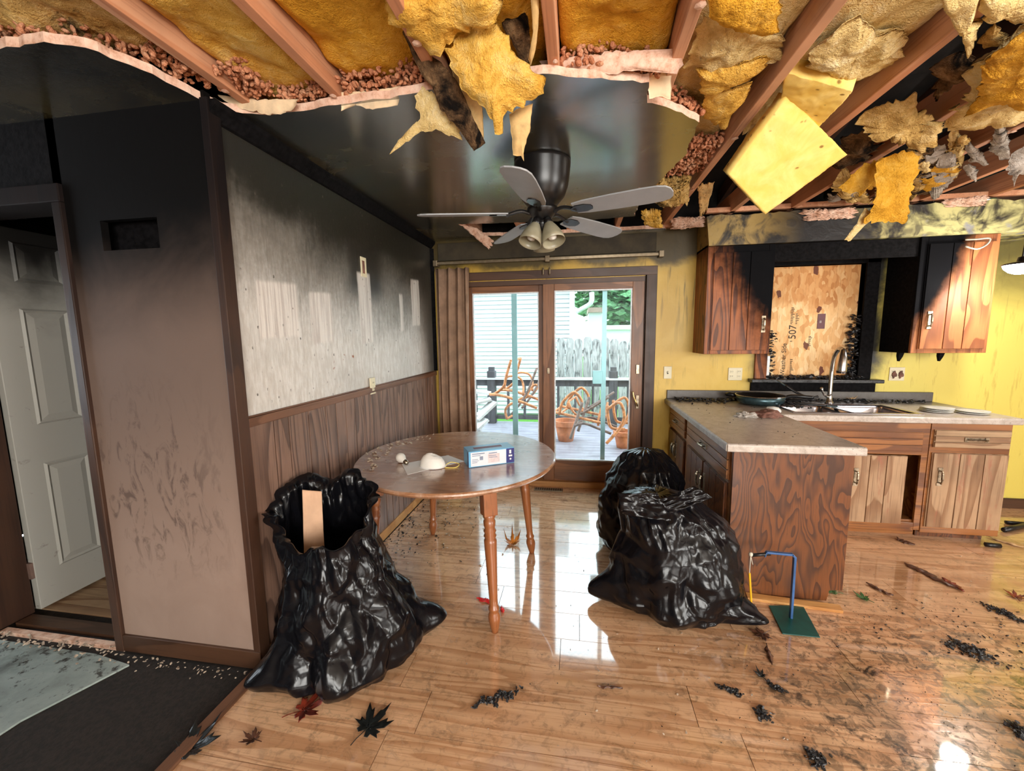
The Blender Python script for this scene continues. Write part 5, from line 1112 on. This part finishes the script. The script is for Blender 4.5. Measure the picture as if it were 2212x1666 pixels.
# pink loose fill heaped on the ceiling board along the break
def heap(x0, x1, edge, depth, h, n, seed, label):
    random.seed(seed); b = B()
    for k in range(n):
        x = random.uniform(x0, x1); d = random.random(); y = edge(x)+.005+d*depth; z = 2.462+random.random()*h*(1-d*.3)*(.7+.5*nz(x*9, seed))
        s = random.uniform(.006, .013); R = rotz(random.random()*6)@rotx(random.random()*6)
        b.lathe([(0, -1), (.75, -.6), (1, .1), (.6, .8), (0, 1)], (0, 0, 0), 6)
        for v in b.v[-30:]:
            p = R@V((v.x*s, v.y*s*.6, v.z*s*1.2)); v.x, v.y, v.z = x+p.x, y+p.y, z+p.z
    o = b.build('loose_fill', M['insul_pink'], None, smooth=True, kind='stuff'); return tag(o, label, 'insulation')
heap(-1.32, -.98, lambda x: 1.40 if x < -1.2 else 1.56, .16, .11, 800, 1, 'pink loose fill insulation heap at the left wall corner')
heap(-.94, -.55, lambda x: 1.56, .18, .14, 850, 2, 'pink loose fill insulation heap left of the hanging clump')
heap(-.07, .31, lambda x: 1.58+max(0, x)*.25, .2, .12, 900, 3, 'pink loose fill insulation heap behind the middle torn edge')
heap(.36, .53, lambda x: 1.86+(x-.36)*.8, .25, .09, 480, 4, 'pink loose fill insulation at the right corner of the break')
heap(.50, .72, lambda x: 2.3, .45, .08, 650, 5, 'pink loose fill insulation beside the long joist')
heap(-2.0, -1.38, lambda x: 1.10+max(0, x+1.7)*.6, .2, .08, 560, 6, 'pink brown loose fill at the far left ceiling edge')
# ------------------------------------------------------------------ outside the patio door
gr = bx((-14, 4.2, -.62), (14, 40, -.52)).build('lawn', M['grass']); tag(gr, 'bright green lawn beyond the deck', 'lawn', kind='stuff')
dk = thing('deck', (0, 5.7, -.5), 'wet grey wooden deck outside the patio door', 'deck')
bx((-3.4, 4.15, -.50), (3.2, 7.5, -.17)).build('deck_frame', M['rail_wood'], dk)
y = 4.13; me = None
while y < 7.45:
    o = bx((-3.4, y, -.168), (3.2, y+.135, -.13)).build('deck_board', M['deck_wood'], dk)
    if me: o.data = me
    else: me = o.data
    y += .141
rl = thing('deck_railing', (0, 7.35, -.13), 'dark wooden railing along the far side of the deck', 'railing')
for px in (1062, 1325): 
    p = at(px, 812, 7.35); q = bx((p.x-.075, 7.28, -.13), (p.x+.075, 7.43, .86)).build('post', M['rail_wood'], rl, bevel=.01); bx((p.x-.05, 7.30, .86), (p.x+.05, 7.41, .93)).build('post_cap', M['rail_wood'], q)
for x in (-3.3, 2.6): bx((x-.06, 7.28, -.13), (x+.06, 7.43, .86)).build('post', M['rail_wood'], rl)
bx((-3.3, 7.27, .70), (2.7, 7.43, .735)).build('top_rail', M['pale_board'], rl); bx((-3.3, 7.33, .58), (2.7, 7.37, .70)).build('upper_rail', M['rail_wood'], rl); bx((-3.3, 7.33, -.05), (2.7, 7.37, .02)).build('lower_rail', M['rail_wood'], rl)
x = -3.15
while x < 2.6:
    bx((x-.022, 7.33, .02), (x+.022, 7.37, .58)).build('baluster', M['rail_wood'], rl); x += .31
# neighbour's house with lap siding
nh = thing('neighbour_house', (-4, 10.5, -.5), 'white house with horizontal lap siding beyond the deck', 'house')
b = B(); z = -.45; HX1 = -.20
while z < 4.2:
    b.add([(-9, 9.99, z), (HX1, 9.99, z), (HX1, 10.03, z+.115), (-9, 10.03, z+.115), (-9, 10.05, z+.012), (HX1, 10.05, z+.012)], [(0, 1, 2, 3), (0, 4, 5, 1)]); z += .105
b.build('siding', M['siding'], nh)
b = B(); b.box((-9, 10.05, -.5), (HX1-.02, 14, 4.2)); b.build('wall', M['siding'], nh)
bx((HX1-.02, 9.97, -.5), (HX1+.10, 10.2, 3.0)).build('corner_board', M['white_metal'], nh)
b = B(); b.prism([(9.4, 3.05), (10.1, 3.05), (14.5, 4.9), (14.5, 5.05), (9.4, 3.25)], -9.2, .30, lambda a, z, d: (d, a, z)); b.build('roof', M['roof_brown'], nh)
bx((-9.2, 9.3, 3.0), (.32, 9.42, 3.14)).build('gutter', M['white_metal'], nh)
b = B(); b.tube(smooth_path([at(1278, 632, 9.5), at(1276, 655, 9.6), at(1250, 672, 9.9), at(1243, 690, 9.95), at(1243, 840, 9.95)], 4), .055, 8); b.build('downspout', M['white_metal'], nh, smooth=True)
bx((HX1-.02, 10.0, 2.75), (.12, 12, 3.1)).build('eave_return', M['white_metal'], nh)
# weathered dog eared fence, every board its own
fe = thing('picket_fence', (1, 8.8, -.5), 'weathered white dog eared wooden fence behind the railing', 'fence')
x = -.46; k = 0; random.seed(9)
while x < 4.2:
    w = .175; h = 1.45+random.uniform(-.03, .03)-(.06 if x > .5 else 0)
    b = B(); b.prism([(x, -.5), (x+w, -.5), (x+w, h-.06), (x+w-.045, h), (x+.045, h), (x, h-.06)], 8.8, 8.82, lambda a, z, d: (a, d, z)); b.build('fence_board', M['fence_wood'], fe); x += w+.012
for z in (-.1, 1.1): bx((-.46, 8.82, z), (4.2, 8.86, z+.09)).build('rail', M['fence_wood'], fe)
# garage roof and trees far behind
gg = thing('far_shed', (1.2, 14, -.5), 'white shed with a brown roof edge beyond the fence', 'shed')
bx((.36, 15, -.5), (.85, 17, 2.35)).build('wall', M['siding'], gg)
b = B(); b.box((.33, 14.8, 2.30), (1.0, 17.2, 2.47)); b.build('roof', M['roof_brown'], gg)
hw = thing('far_house', (4, 20, -.5), 'long pale house roof line beyond the fence at right', 'house')
bx((.5, 20, -.5), (7, 24, 1.75)).build('wall', M['siding'], hw); bx((.4, 19.8, 1.75), (7.2, 24.2, 1.95)).build('roof', M['white_metal'], hw)
def tree(c, r, h, n, seed, label):
    t = thing('leafy_tree', c, label, 'tree', 'trees beyond the fence'); random.seed(seed); c = V(c)
    b = B(); b.tube([c, c+V((0, 0, h*.6)), c+V((.2, 0, h*.8))], [.18, .13, .05], 8)
    for k in range(5): a = k*1.3; b.tube([c+V((0, 0, h*.4)), c+V((cos(a)*r*.5, sin(a)*r*.5, h*.75))], [.07, .03], 6)
    b.build('trunk', M['bark'], t)
    b = B(); cc = c+V((0, 0, h*.62))
    for k in range(n):
        d = V((random.gauss(0, 1), random.gauss(0, 1), random.gauss(0, 1))).normalized(); rr = r*(.55+.45*random.random())*(1+.25*noise.noise(d*2.5+V((seed, 0, 0))))
        p = cc+V((d.x*rr, d.y*rr, d.z*rr*h/(2*r)*.75)); s = random.uniform(.22, .45); R = rotz(random.random()*6)@rotx(random.random()*3)
        b.add([p+R@V(q)*s for q in ((-1, 0, 0), (0, -.45, .1), (1, 0, 0), (0, .45, .1))], [(0, 1, 2, 3)])
    b.build('crown', M['foliage'], t, kind='stuff'); return t
tree((2.9, 28, -.5), 3.3, 9.0, 6000, 1, 'tall green tree above the fence seen through the right pane')
tree((14.5, 30, -.5), 3.6, 9.0, 4000, 2, 'green tree at the right behind the far house')
tree((-4.6, 30, -.5), 3.2, 11.0, 4000, 3, 'green tree rising behind the white shed')
# rusted chair frames tipped over on the deck
def chair(name, lines, label, dy, mats=('rust', 'rust_dark')):
    p0 = at(*lines[0][1][0]); t = thing(name, (p0.x, p0.y, -.13), label, 'chair', 'rusted metal chair frames on the deck')
    for i, (m, pts, r) in enumerate(lines):
        for q in (0, 1):
            P = [at(*p)+V((q*.10, q*dy, q*.02)) for p in pts]; P = [V((v.x, v.y, max(v.z, -.115))) for v in P]
            B().tube(smooth_path(P, 4), r, 8).build('frame_tube', M[mats[m]], t, smooth=True)
            if q == 0 and i % 2 == 0:
                A = [at(*pts[0]), at(*pts[-1])]
                B().tube([A[0], A[0]+V((.10, dy, .02))], r*.9, 6).build('cross_tube', M[mats[m]], t)
chair('chair_frame', [(0, ((1103, 780, 6.1), (1093, 815, 6.1), (1088, 835, 6.1), (1070, 850, 6.1), (1058, 853, 6.1)), .022), (0, ((1058, 852, 6.1), (1085, 855, 6.0), (1125, 868, 5.9), (1160, 882, 5.9)), .022), (1, ((1159, 797, 6.2), (1142, 840, 6.1), (1125, 870, 6.0), (1105, 895, 5.9)), .018),
      (0, ((1090, 840, 6.2), (1095, 815, 6.25), (1120, 815, 6.3), (1130, 830, 6.3), (1130, 855, 6.2)), .018), (0, ((1095, 905, 6.0), (1092, 885, 6.0), (1105, 872, 6.05), (1128, 865, 6.1), (1150, 835, 6.2), (1160, 832, 6.2)), .02)], 'rusted tube chair frame tipped over behind the left glass pane', .40)
chair('chair_frame', [(0, ((1208, 895, 5.6), (1215, 870, 5.6), (1235, 850, 5.6), (1245, 850, 5.6), (1257, 868, 5.6), (1252, 890, 5.55), (1245, 905, 5.5)), .02), (1, ((1258, 870, 5.5), (1248, 900, 5.4), (1238, 930, 5.3), (1232, 948, 5.25)), .02), (0, ((1196, 890, 5.7), (1240, 900, 5.55), (1290, 912, 5.45), (1300, 915, 5.45)), .02),
      (1, ((1255, 895, 5.5), (1285, 877, 5.6), (1315, 858, 5.7)), .018), (0, ((1228, 868, 5.7), (1235, 885, 5.65), (1245, 897, 5.6)), .016)], 'rusted tube chair frame lying left of the screen upright', .35)
chair('chair_frame', [(0, ((1312, 885, 5.3), (1335, 870, 5.3), (1345, 880, 5.3), (1348, 905, 5.25), (1335, 930, 5.2), (1310, 958, 5.1)), .02), (0, ((1312, 875, 5.4), (1314, 905, 5.35), (1322, 925, 5.3), (1350, 927, 5.3)), .02), (1, ((1242, 920, 5.3), (1262, 915, 5.25), (1290, 925, 5.2), (1320, 937, 5.15)), .018), (0, ((1300, 880, 5.6), (1293, 905, 5.5), (1292, 920, 5.45)), .016)], 'rusted tube chair frame lying at the right end of the deck', .30)
for (px, py, Y, r, lab) in ((1222, 930, 6.2, .17, 'terracotta flower pot behind the middle chair frame'), (1346, 936, 5.9, .13, 'terracotta flower pot at the right edge of the glass')):
    p = at(px, py, Y); t = thing('flower_pot', (p.x, Y, -.13), lab, 'pot', 'terracotta pots on the deck')
    B().lathe([(0, 0), (r*.68, 0), (r*.95, r*1.5), (r*.88, r*1.5), (r*.6, .02), (0, .02)], (p.x, Y, -.13), 24).build('pot_body', M['terracotta'], t, smooth=True)
    B().lathe([(r*.9, r*1.45), (r*1.08, r*1.45), (r*1.1, r*1.9), (r*.98, r*1.9), (r*.9, r*1.45)], (p.x, Y, -.13), 24).build('pot_rim', M['terracotta'], t)
for k, (q, lab) in enumerate(((((1285, 940, 4.9), (1345, 935, 5.0), (1348, 955, 4.85), (1290, 968, 4.75)), 'crumpled white scrap on the deck at right'), (((1110, 920, 5.8), (1160, 915, 5.9), (1165, 935, 5.6), (1120, 935, 5.6)), 'crumpled white plastic on the deck at left'))):
    P = [at(*p) for p in q]; P = [V((p.x, p.y, -.09+.02*i)) for i, p in enumerate(P)]
    o = sheet('white_scrap', P, 'paper', None, .04, 4+k, 14, 14, .004, .1); tag(o, lab, 'scrap', 'white scraps on the deck')
t = thing('tilted_bench', at(1045, 905, 6.0), 'pale boards of a broken bench at the left of the deck', 'bench')
for (a, c) in (((1022, 872, 6.1), (1060, 862, 6.2)), ((1028, 905, 5.9), (1068, 868, 6.1)), ((1028, 925, 5.8), (1050, 905, 5.9)), ((1025, 845, 6.3), (1058, 850, 6.3))):
    B().bar(at(*a), at(*c), .22, .035).build('board', M['pale_board'], t)
p = at(1034, 920, 6.0); bx((p.x-.05, 5.9, -.13), (p.x+.05, 6.0, .30)).build('leg', M['pale_board'], t)
wf = thing('wire_edging', (0, 4.35, -.13), 'low wire garden edging on the deck before the glass', 'edging')
for k in range(26):
    x = -.25+k*.032; h = .10+.07*abs(nz(k*3.3)); B().tube([(x, 4.35, -.13), (x+.004*nz(k), 4.36, -.13+h)], .0022, 5).build('wire', M['wire_grey'], wf)
B().tube([(-.27, 4.352, -.07), (.58, 4.352, -.065)], .0022, 5).build('wire', M['wire_grey'], wf)

# ------------------------------------------------------------------ floor litter
def maple(c, s, rot, mat, label, seed, curl=.15, name='maple_leaf'):
    lobes = [(90, 1.0), (40, .86), (140, .86), (-8, .62), (188, .62)]; pts = []
    ang = -60
    ctrl = [(-80, .10), (-62, .34), (-40, .40), (-22, .30), (-8, .66), (2, .48), (14, .55), (22, .30), (30, .62), (42, .95), (50, .66), (58, .72), (68, .34), (78, .70), (84, .74), (90, 1.08), (96, .74), (102, .70), (112, .34), (122, .72), (130, .66), (138, .95), (150, .62), (158, .30), (166, .55), (178, .48), (188, .66), (202, .30), (220, .40), (242, .34), (260, .10)]
    c = V(c); R = rotz(rot); vs = []; rings = 6
    for j in range(1, rings+1):
        for a, r in ctrl:
            x = cos(radians(a))*r*s*j/rings; y = sin(radians(a))*r*s*j/rings; rr = sqrt(x*x+y*y)
            z = .004+curl*(rr*rr/s)*(1+nz(x*18, y*18, seed))*.8+.006*abs(nz(x*40, y*40, seed)); vs.append(c+R@V((x, y, z)))
    n = len(ctrl); vs.append(c+V((0, 0, .004))); fs = [((j-1)*n+i, (j-1)*n+i+1, j*n+i+1, j*n+i) for j in range(1, rings) for i in range(n-1)]+[(len(vs)-1, i, i+1) for i in range(n-1)]
    t = thing(name, c, label, 'leaf', 'fallen leaves on the floor')
    o = B().add(vs, fs).build('leaf_blade', M[mat], t, smooth=True); sd = o.modifiers.new('s', 'SOLIDIFY'); sd.thickness = .0012
    B().tube([c+V((0, 0, .005)), c+R@V((.02*s, -.5*s, .008)), c+R@V((.05*s, -.75*s, .006))], .0018, 5).build('stem', M[mat], t)
maple(onz(795, 1575), .105, radians(-25), 'leaf_black', 'wet black maple leaf on the oak floor at the bottom', 1)
maple(onz(655, 1537), .10, radians(-60), 'leaf_red', 'dark red maple leaf behind the black one', 2, .35)
maple(onz(1107, 1178), .09, radians(10), 'leaf_orange', 'upright curled orange leaf on the wet floor between the table legs', 3, 1.2)
maple(onz(408, 1622), .11, radians(-15), 'leaf_black', 'curled black leaf on the trim at the carpet edge', 4, .4)
maple(onz(1868, 1296), .055, radians(40), 'leaf_green', 'small green leaf right of the peninsula', 5, .4)
maple(onz(1648, 1372), .07, radians(120), 'leaf_brown', 'dark brown wet leaf below the second garbage bag', 6, .2)
maple(onz(735, 1462), .06, radians(200), 'leaf_brown', 'brown leaf by the foot of the open garbage bag', 7, .5)
maple(onz(548, 1600), .05, radians(80), 'leaf_brown', 'small brown leaf near the carpet edge trim', 8, .4)
maple(onz(1865, 835+33), .001, 0, 'leaf_orange', 'x', 9) if False else None
maple(V((2.28, 3.80, .93)), .05, radians(200), 'leaf_tan', 'dry orange leaf on the counter behind the sink', 10, .6)
maple(onz(1645, 1463), .035, radians(20), 'leaf_black', 'small black leaf in the middle of the right floor', 11, .5)
maple(onz(2195, 1292), .06, radians(-30), 'leaf_red', 'red leaf on the floor at the right edge', 12, .3)
maple(onz(1800, 1280), .06, radians(70), 'leaf_green', 'dark green weed scrap at the foot of the peninsula', 13, .3)
def scrap(c, d, L, w, mat, label, seed, name='burnt_scrap', cat='debris', nu=22):
    c, d = V(c), V(d).normalized(); s = V((-d.y, d.x, 0)); vs = []; fs = []; nv = 8
    for j in range(nu+1):
        u = j/nu-.5
        for i in range(nv+1):
            v = i/nv-.5; e = (1-abs(2*u)**3)*(1+.9*nz(u*9, seed, i > nv/2)+.6*nz(u*26, seed+3, i > nv/2))
            p = c+d*(L*u)+s*(w*v*max(.08, e)+w*.35*nz(u*4, seed+8)); p.z = c.z+.004+.012*abs(nz(p.x*30, p.y*30, seed))+.006*(1-(2*v)**2); vs.append(p)
    for j in range(nu):
        for i in range(nv): a = j*(nv+1)+i; fs.append((a, a+1, a+nv+2, a+nv+1))
    o = B().add(vs, fs).build(name, M[mat], None, smooth=True); sd = o.modifiers.new('s', 'SOLIDIFY'); sd.thickness = .003; sd.offset = 1; return tag(o, label, cat, 'burnt scraps on the floor')
def fline(p, q): a, b_ = onz(*p), onz(*q); return (a+b_)/2, b_-a, (b_-a).length
for k, (p, q, w, mat, lab) in enumerate((
    ((1018, 1530), (1122, 1492), .05, 'char_flaky', 'shiny black charred scrap in the middle of the floor'), ((1955, 1218), (2070, 1275), .05, 'leaf_brown', 'dark red brown torn strip on the right floor'), ((2032, 1250), (2085, 1282), .04, 'leaf_red', 'red scrap at the end of the torn strip'),
    ((2045, 1390), (2150, 1425), .11, 'char_flaky', 'glossy black heap of char right of the peninsula'), ((2120, 1305), (2212, 1345), .07, 'char_flaky', 'black char streak near the right edge'), ((1555, 1485), (1605, 1505), .025, 'char_flaky', 'thin black sliver on the floor left of the small leaf'),
    ((1630, 1530), (1665, 1560), .05, 'char_flaky', 'black crumbly bit below the thin sliver'), ((1745, 1620), (1780, 1666), .07, 'char_flaky', 'black char piece at the bottom right'), ((1655, 1395), (1668, 1440), .02, 'leaf_brown', 'narrow brown scrap below the brown leaf'),
    ((1290, 1486), (1345, 1490), .015, 'leaf_brown', 'thin brown twig on the wet floor'), ((1660, 1480), (1700, 1500), .03, 'char_flaky', 'black bit right of the small black leaf'), ((1935, 1165), (1975, 1180), .05, 'leaf_brown', 'brown litter at the sink cabinet foot'), ((1870, 1262), (1930, 1290), .03, 'leaf_brown', 'brown streak of litter right of the peninsula end'),
    ((2130, 1160), (2212, 1185), .03, 'leaf_tan', 'tan strip of litter at the right behind the cabinet'), ((2190, 1560), (2212, 1600), .05, 'char_flaky', 'black char at the lower right edge'))):
    c, d, L = fline(p, q); c.z = 0
    if mat != 'char_flaky': scrap(c, d, L, w, mat, lab, k*2.3); continue
    random.seed(k+40); b = B(); d = d.normalized(); s_ = V((-d.y, d.x, 0))
    for q_ in range(int(30+L*w*9000)):
        u_ = random.gauss(0, .24); v_ = random.gauss(0, .28)*(1-min(1, abs(u_))*.6)+.5*nz(u_*5, k); flake(b, c+d*(L*u_)+s_*(w*v_)+V((0, 0, .004+random.random()*.008*exp(-(u_*3)**2-(v_*3)**2))), random.uniform(.004, .013))
    tag(b.build('burnt_scrap', M['char_flaky'], kind='stuff'), lab, 'debris', 'burnt scraps on the floor')
rp = scrap(onz(1048, 1300), (1, -.25, 0), .11, .03, 'red_plastic', 'torn red plastic tag by the front table leg', 55, 'red_tag', 'tag')
scrap(onz(1085, 1320), (.3, -1, 0), .06, .02, 'red_plastic', 'small red plastic shred right of the front table leg', 57, 'red_tag', 'tag')
# loose wood strip and the odd blue tool at the peninsula end
c = (onz(1597, 1281)+onz(1797, 1308))/2; d = onz(1797, 1308)-onz(1597, 1281); a = atan2(d.y, d.x)
o = B().obox((c.x+.02, c.y-.045, .012), (d.length, .045, .018), rotz(a)@rotx(.15)).build('wood_strip', M['strip_wood'], bevel=.002); tag(o, 'loose orange wood strip at the foot of the peninsula end panel', 'board')
tl = thing('metal_stand', (1.10, 2.16, 0), 'blue bent metal bar on a dark green floor plate with a yellow stick', 'stand')
g = [onz(1655, 1303), onz(1728, 1303), onz(1772, 1380), onz(1690, 1372)]; b = B(); b.prism([(p.x, p.y-.03 if i < 2 else p.y) for i, p in enumerate(g)][::-1], .003, .008); b.build('floor_plate', M['green_plate'], tl, bevel=.002)
f0 = onz(1708, 1338); Yb = f0.y; h1 = at(1706, 1198, Yb); h2 = at(1655, 1193, Yb); h3 = at(1622, 1198, Yb)
b = B(); b.bar((f0.x, Yb, .008), (f0.x-.004, Yb, h1.z-.01), .020, .012); b.bar((f0.x-.004, Yb, h1.z-.012), (f0.x-.02, Yb, h1.z+.004), .020, .010); b.bar((f0.x-.012, Yb, h1.z), (h2.x, Yb, h2.z), .020, .010); b.bar((h2.x, Yb, h2.z), (h2.x-.006, Yb, h2.z-.025), .018, .006)
b.build('bent_bar', M['blue_paint'], tl, bevel=.002)
B().tube([(h2.x+.02, Yb, h2.z-.008), (h3.x+.004, Yb, h3.z-.004)], .009, 10).build('rubber_grip', M['black_plastic'], tl, smooth=True)
B().lathe([(0, -.012), (.009, -.008), (.011, 0), (.008, .009), (0, .011)], (h3.x, Yb, h3.z), 10).build('knot', M['cord_white'], tl, smooth=True)
s0 = at(1619, 1238, Yb); s1 = at(1623, 1305, Yb)
b = B(); b.tube([(h3.x, Yb, h3.z), s0], .0022, 5); b.tube([(h3.x, Yb, h3.z-.01), (h3.x+.012, Yb, h3.z-.055)], .002, 5); b.build('cord', M['cord_white'], tl)
B().tube([s0, s1], .0055, 8).build('yellow_stick', M['yellow_wood'], tl)
# pipes and pieces on the floor at the right wall
for k, (p, q, r, lab) in enumerate((((2172, 1132), (2212, 1135), .014, 'black pipe on the floor near the right back wall'), ((2168, 1150), (2212, 1140), .018, 'blue black hose end on the floor at the right'), ((2128, 1181), (2160, 1184), .016, 'dark bottle shaped bit at the cabinet toe'))):
    a, c = onz(*p), onz(*q); B_ = B().tube([a+V((0, 0, r)), (a+c)/2+V((0, 0, r)), c+(c-a)*(1.5 if k < 2 else 0)+V((0, 0, r))], r, 8).build('floor_pipe', M['black_plastic'], smooth=True); tag(B_, lab, 'pipe')
# crumbs of char and plaster that nobody could count
random.seed(77); b = B(); w = B()
def crumbs(b, n, fx, smin, smax):
    for k in range(n):
        x, y = fx(); y = min(y, YB-.03); x = max(x, -3.2 if y < YP else XL+.03); flake(b, (x, y, .0015+smax*.2), random.uniform(smin, smax))
crumbs(b, 1500, lambda: (random.gauss(1.55, .6), random.gauss(2.0, .42)), .001, .0035)
crumbs(b, 260, lambda: (random.uniform(-.2, 3), random.uniform(1.0, 2.6)), .001, .004)
crumbs(b, 220, lambda: (random.gauss(2.1, .35), random.gauss(2.15, .13)), .002, .009)
crumbs(b, 260, lambda: (-1.42+abs(random.gauss(0, .28)), random.gauss(2.9, .5)), .003, .012)
for (o, mat, lab) in ((b, 'char_bits', 'black char crumbs strewn over the wet oak floor'),): tag(o.build('char_crumbs', M[mat], kind='stuff'), lab, 'debris')
crumbs(w, 160, lambda: (-1.40+abs(random.gauss(0, .35)), random.gauss(2.8, .5)), .003, .011)
crumbs(w, 160, lambda: (random.uniform(-1.2, 2.8), random.uniform(1.0, 3.4)), .002, .007)
crumbs(w, 60, lambda: (random.uniform(-2.2, -1.42), YP-.03-abs(random.gauss(0, .03))), .003, .009)
crumbs(w, 80, lambda: (random.uniform(-3.0, -2.2), 1.44+random.gauss(0, .03)), .004, .014)
tag(w.build('plaster_crumbs', M['pale_bits'], kind='stuff'), 'pale plaster crumbs strewn over the floor', 'debris')
# curled wire under the right end of the soffit
p = at(2100, 522, 3.55); o = B().tube(smooth_path([at(2085, 518, 3.55), at(2110, 517, 3.52), at(2138, 515, 3.5), at(2132, 528, 3.5), at(2110, 538, 3.5), at(2085, 532, 3.52)], 4), .006, 7).build('melted_cable', M['cord_white'], smooth=True); tag(o, 'pale melted cable curling below the right end of the soffit', 'cable')
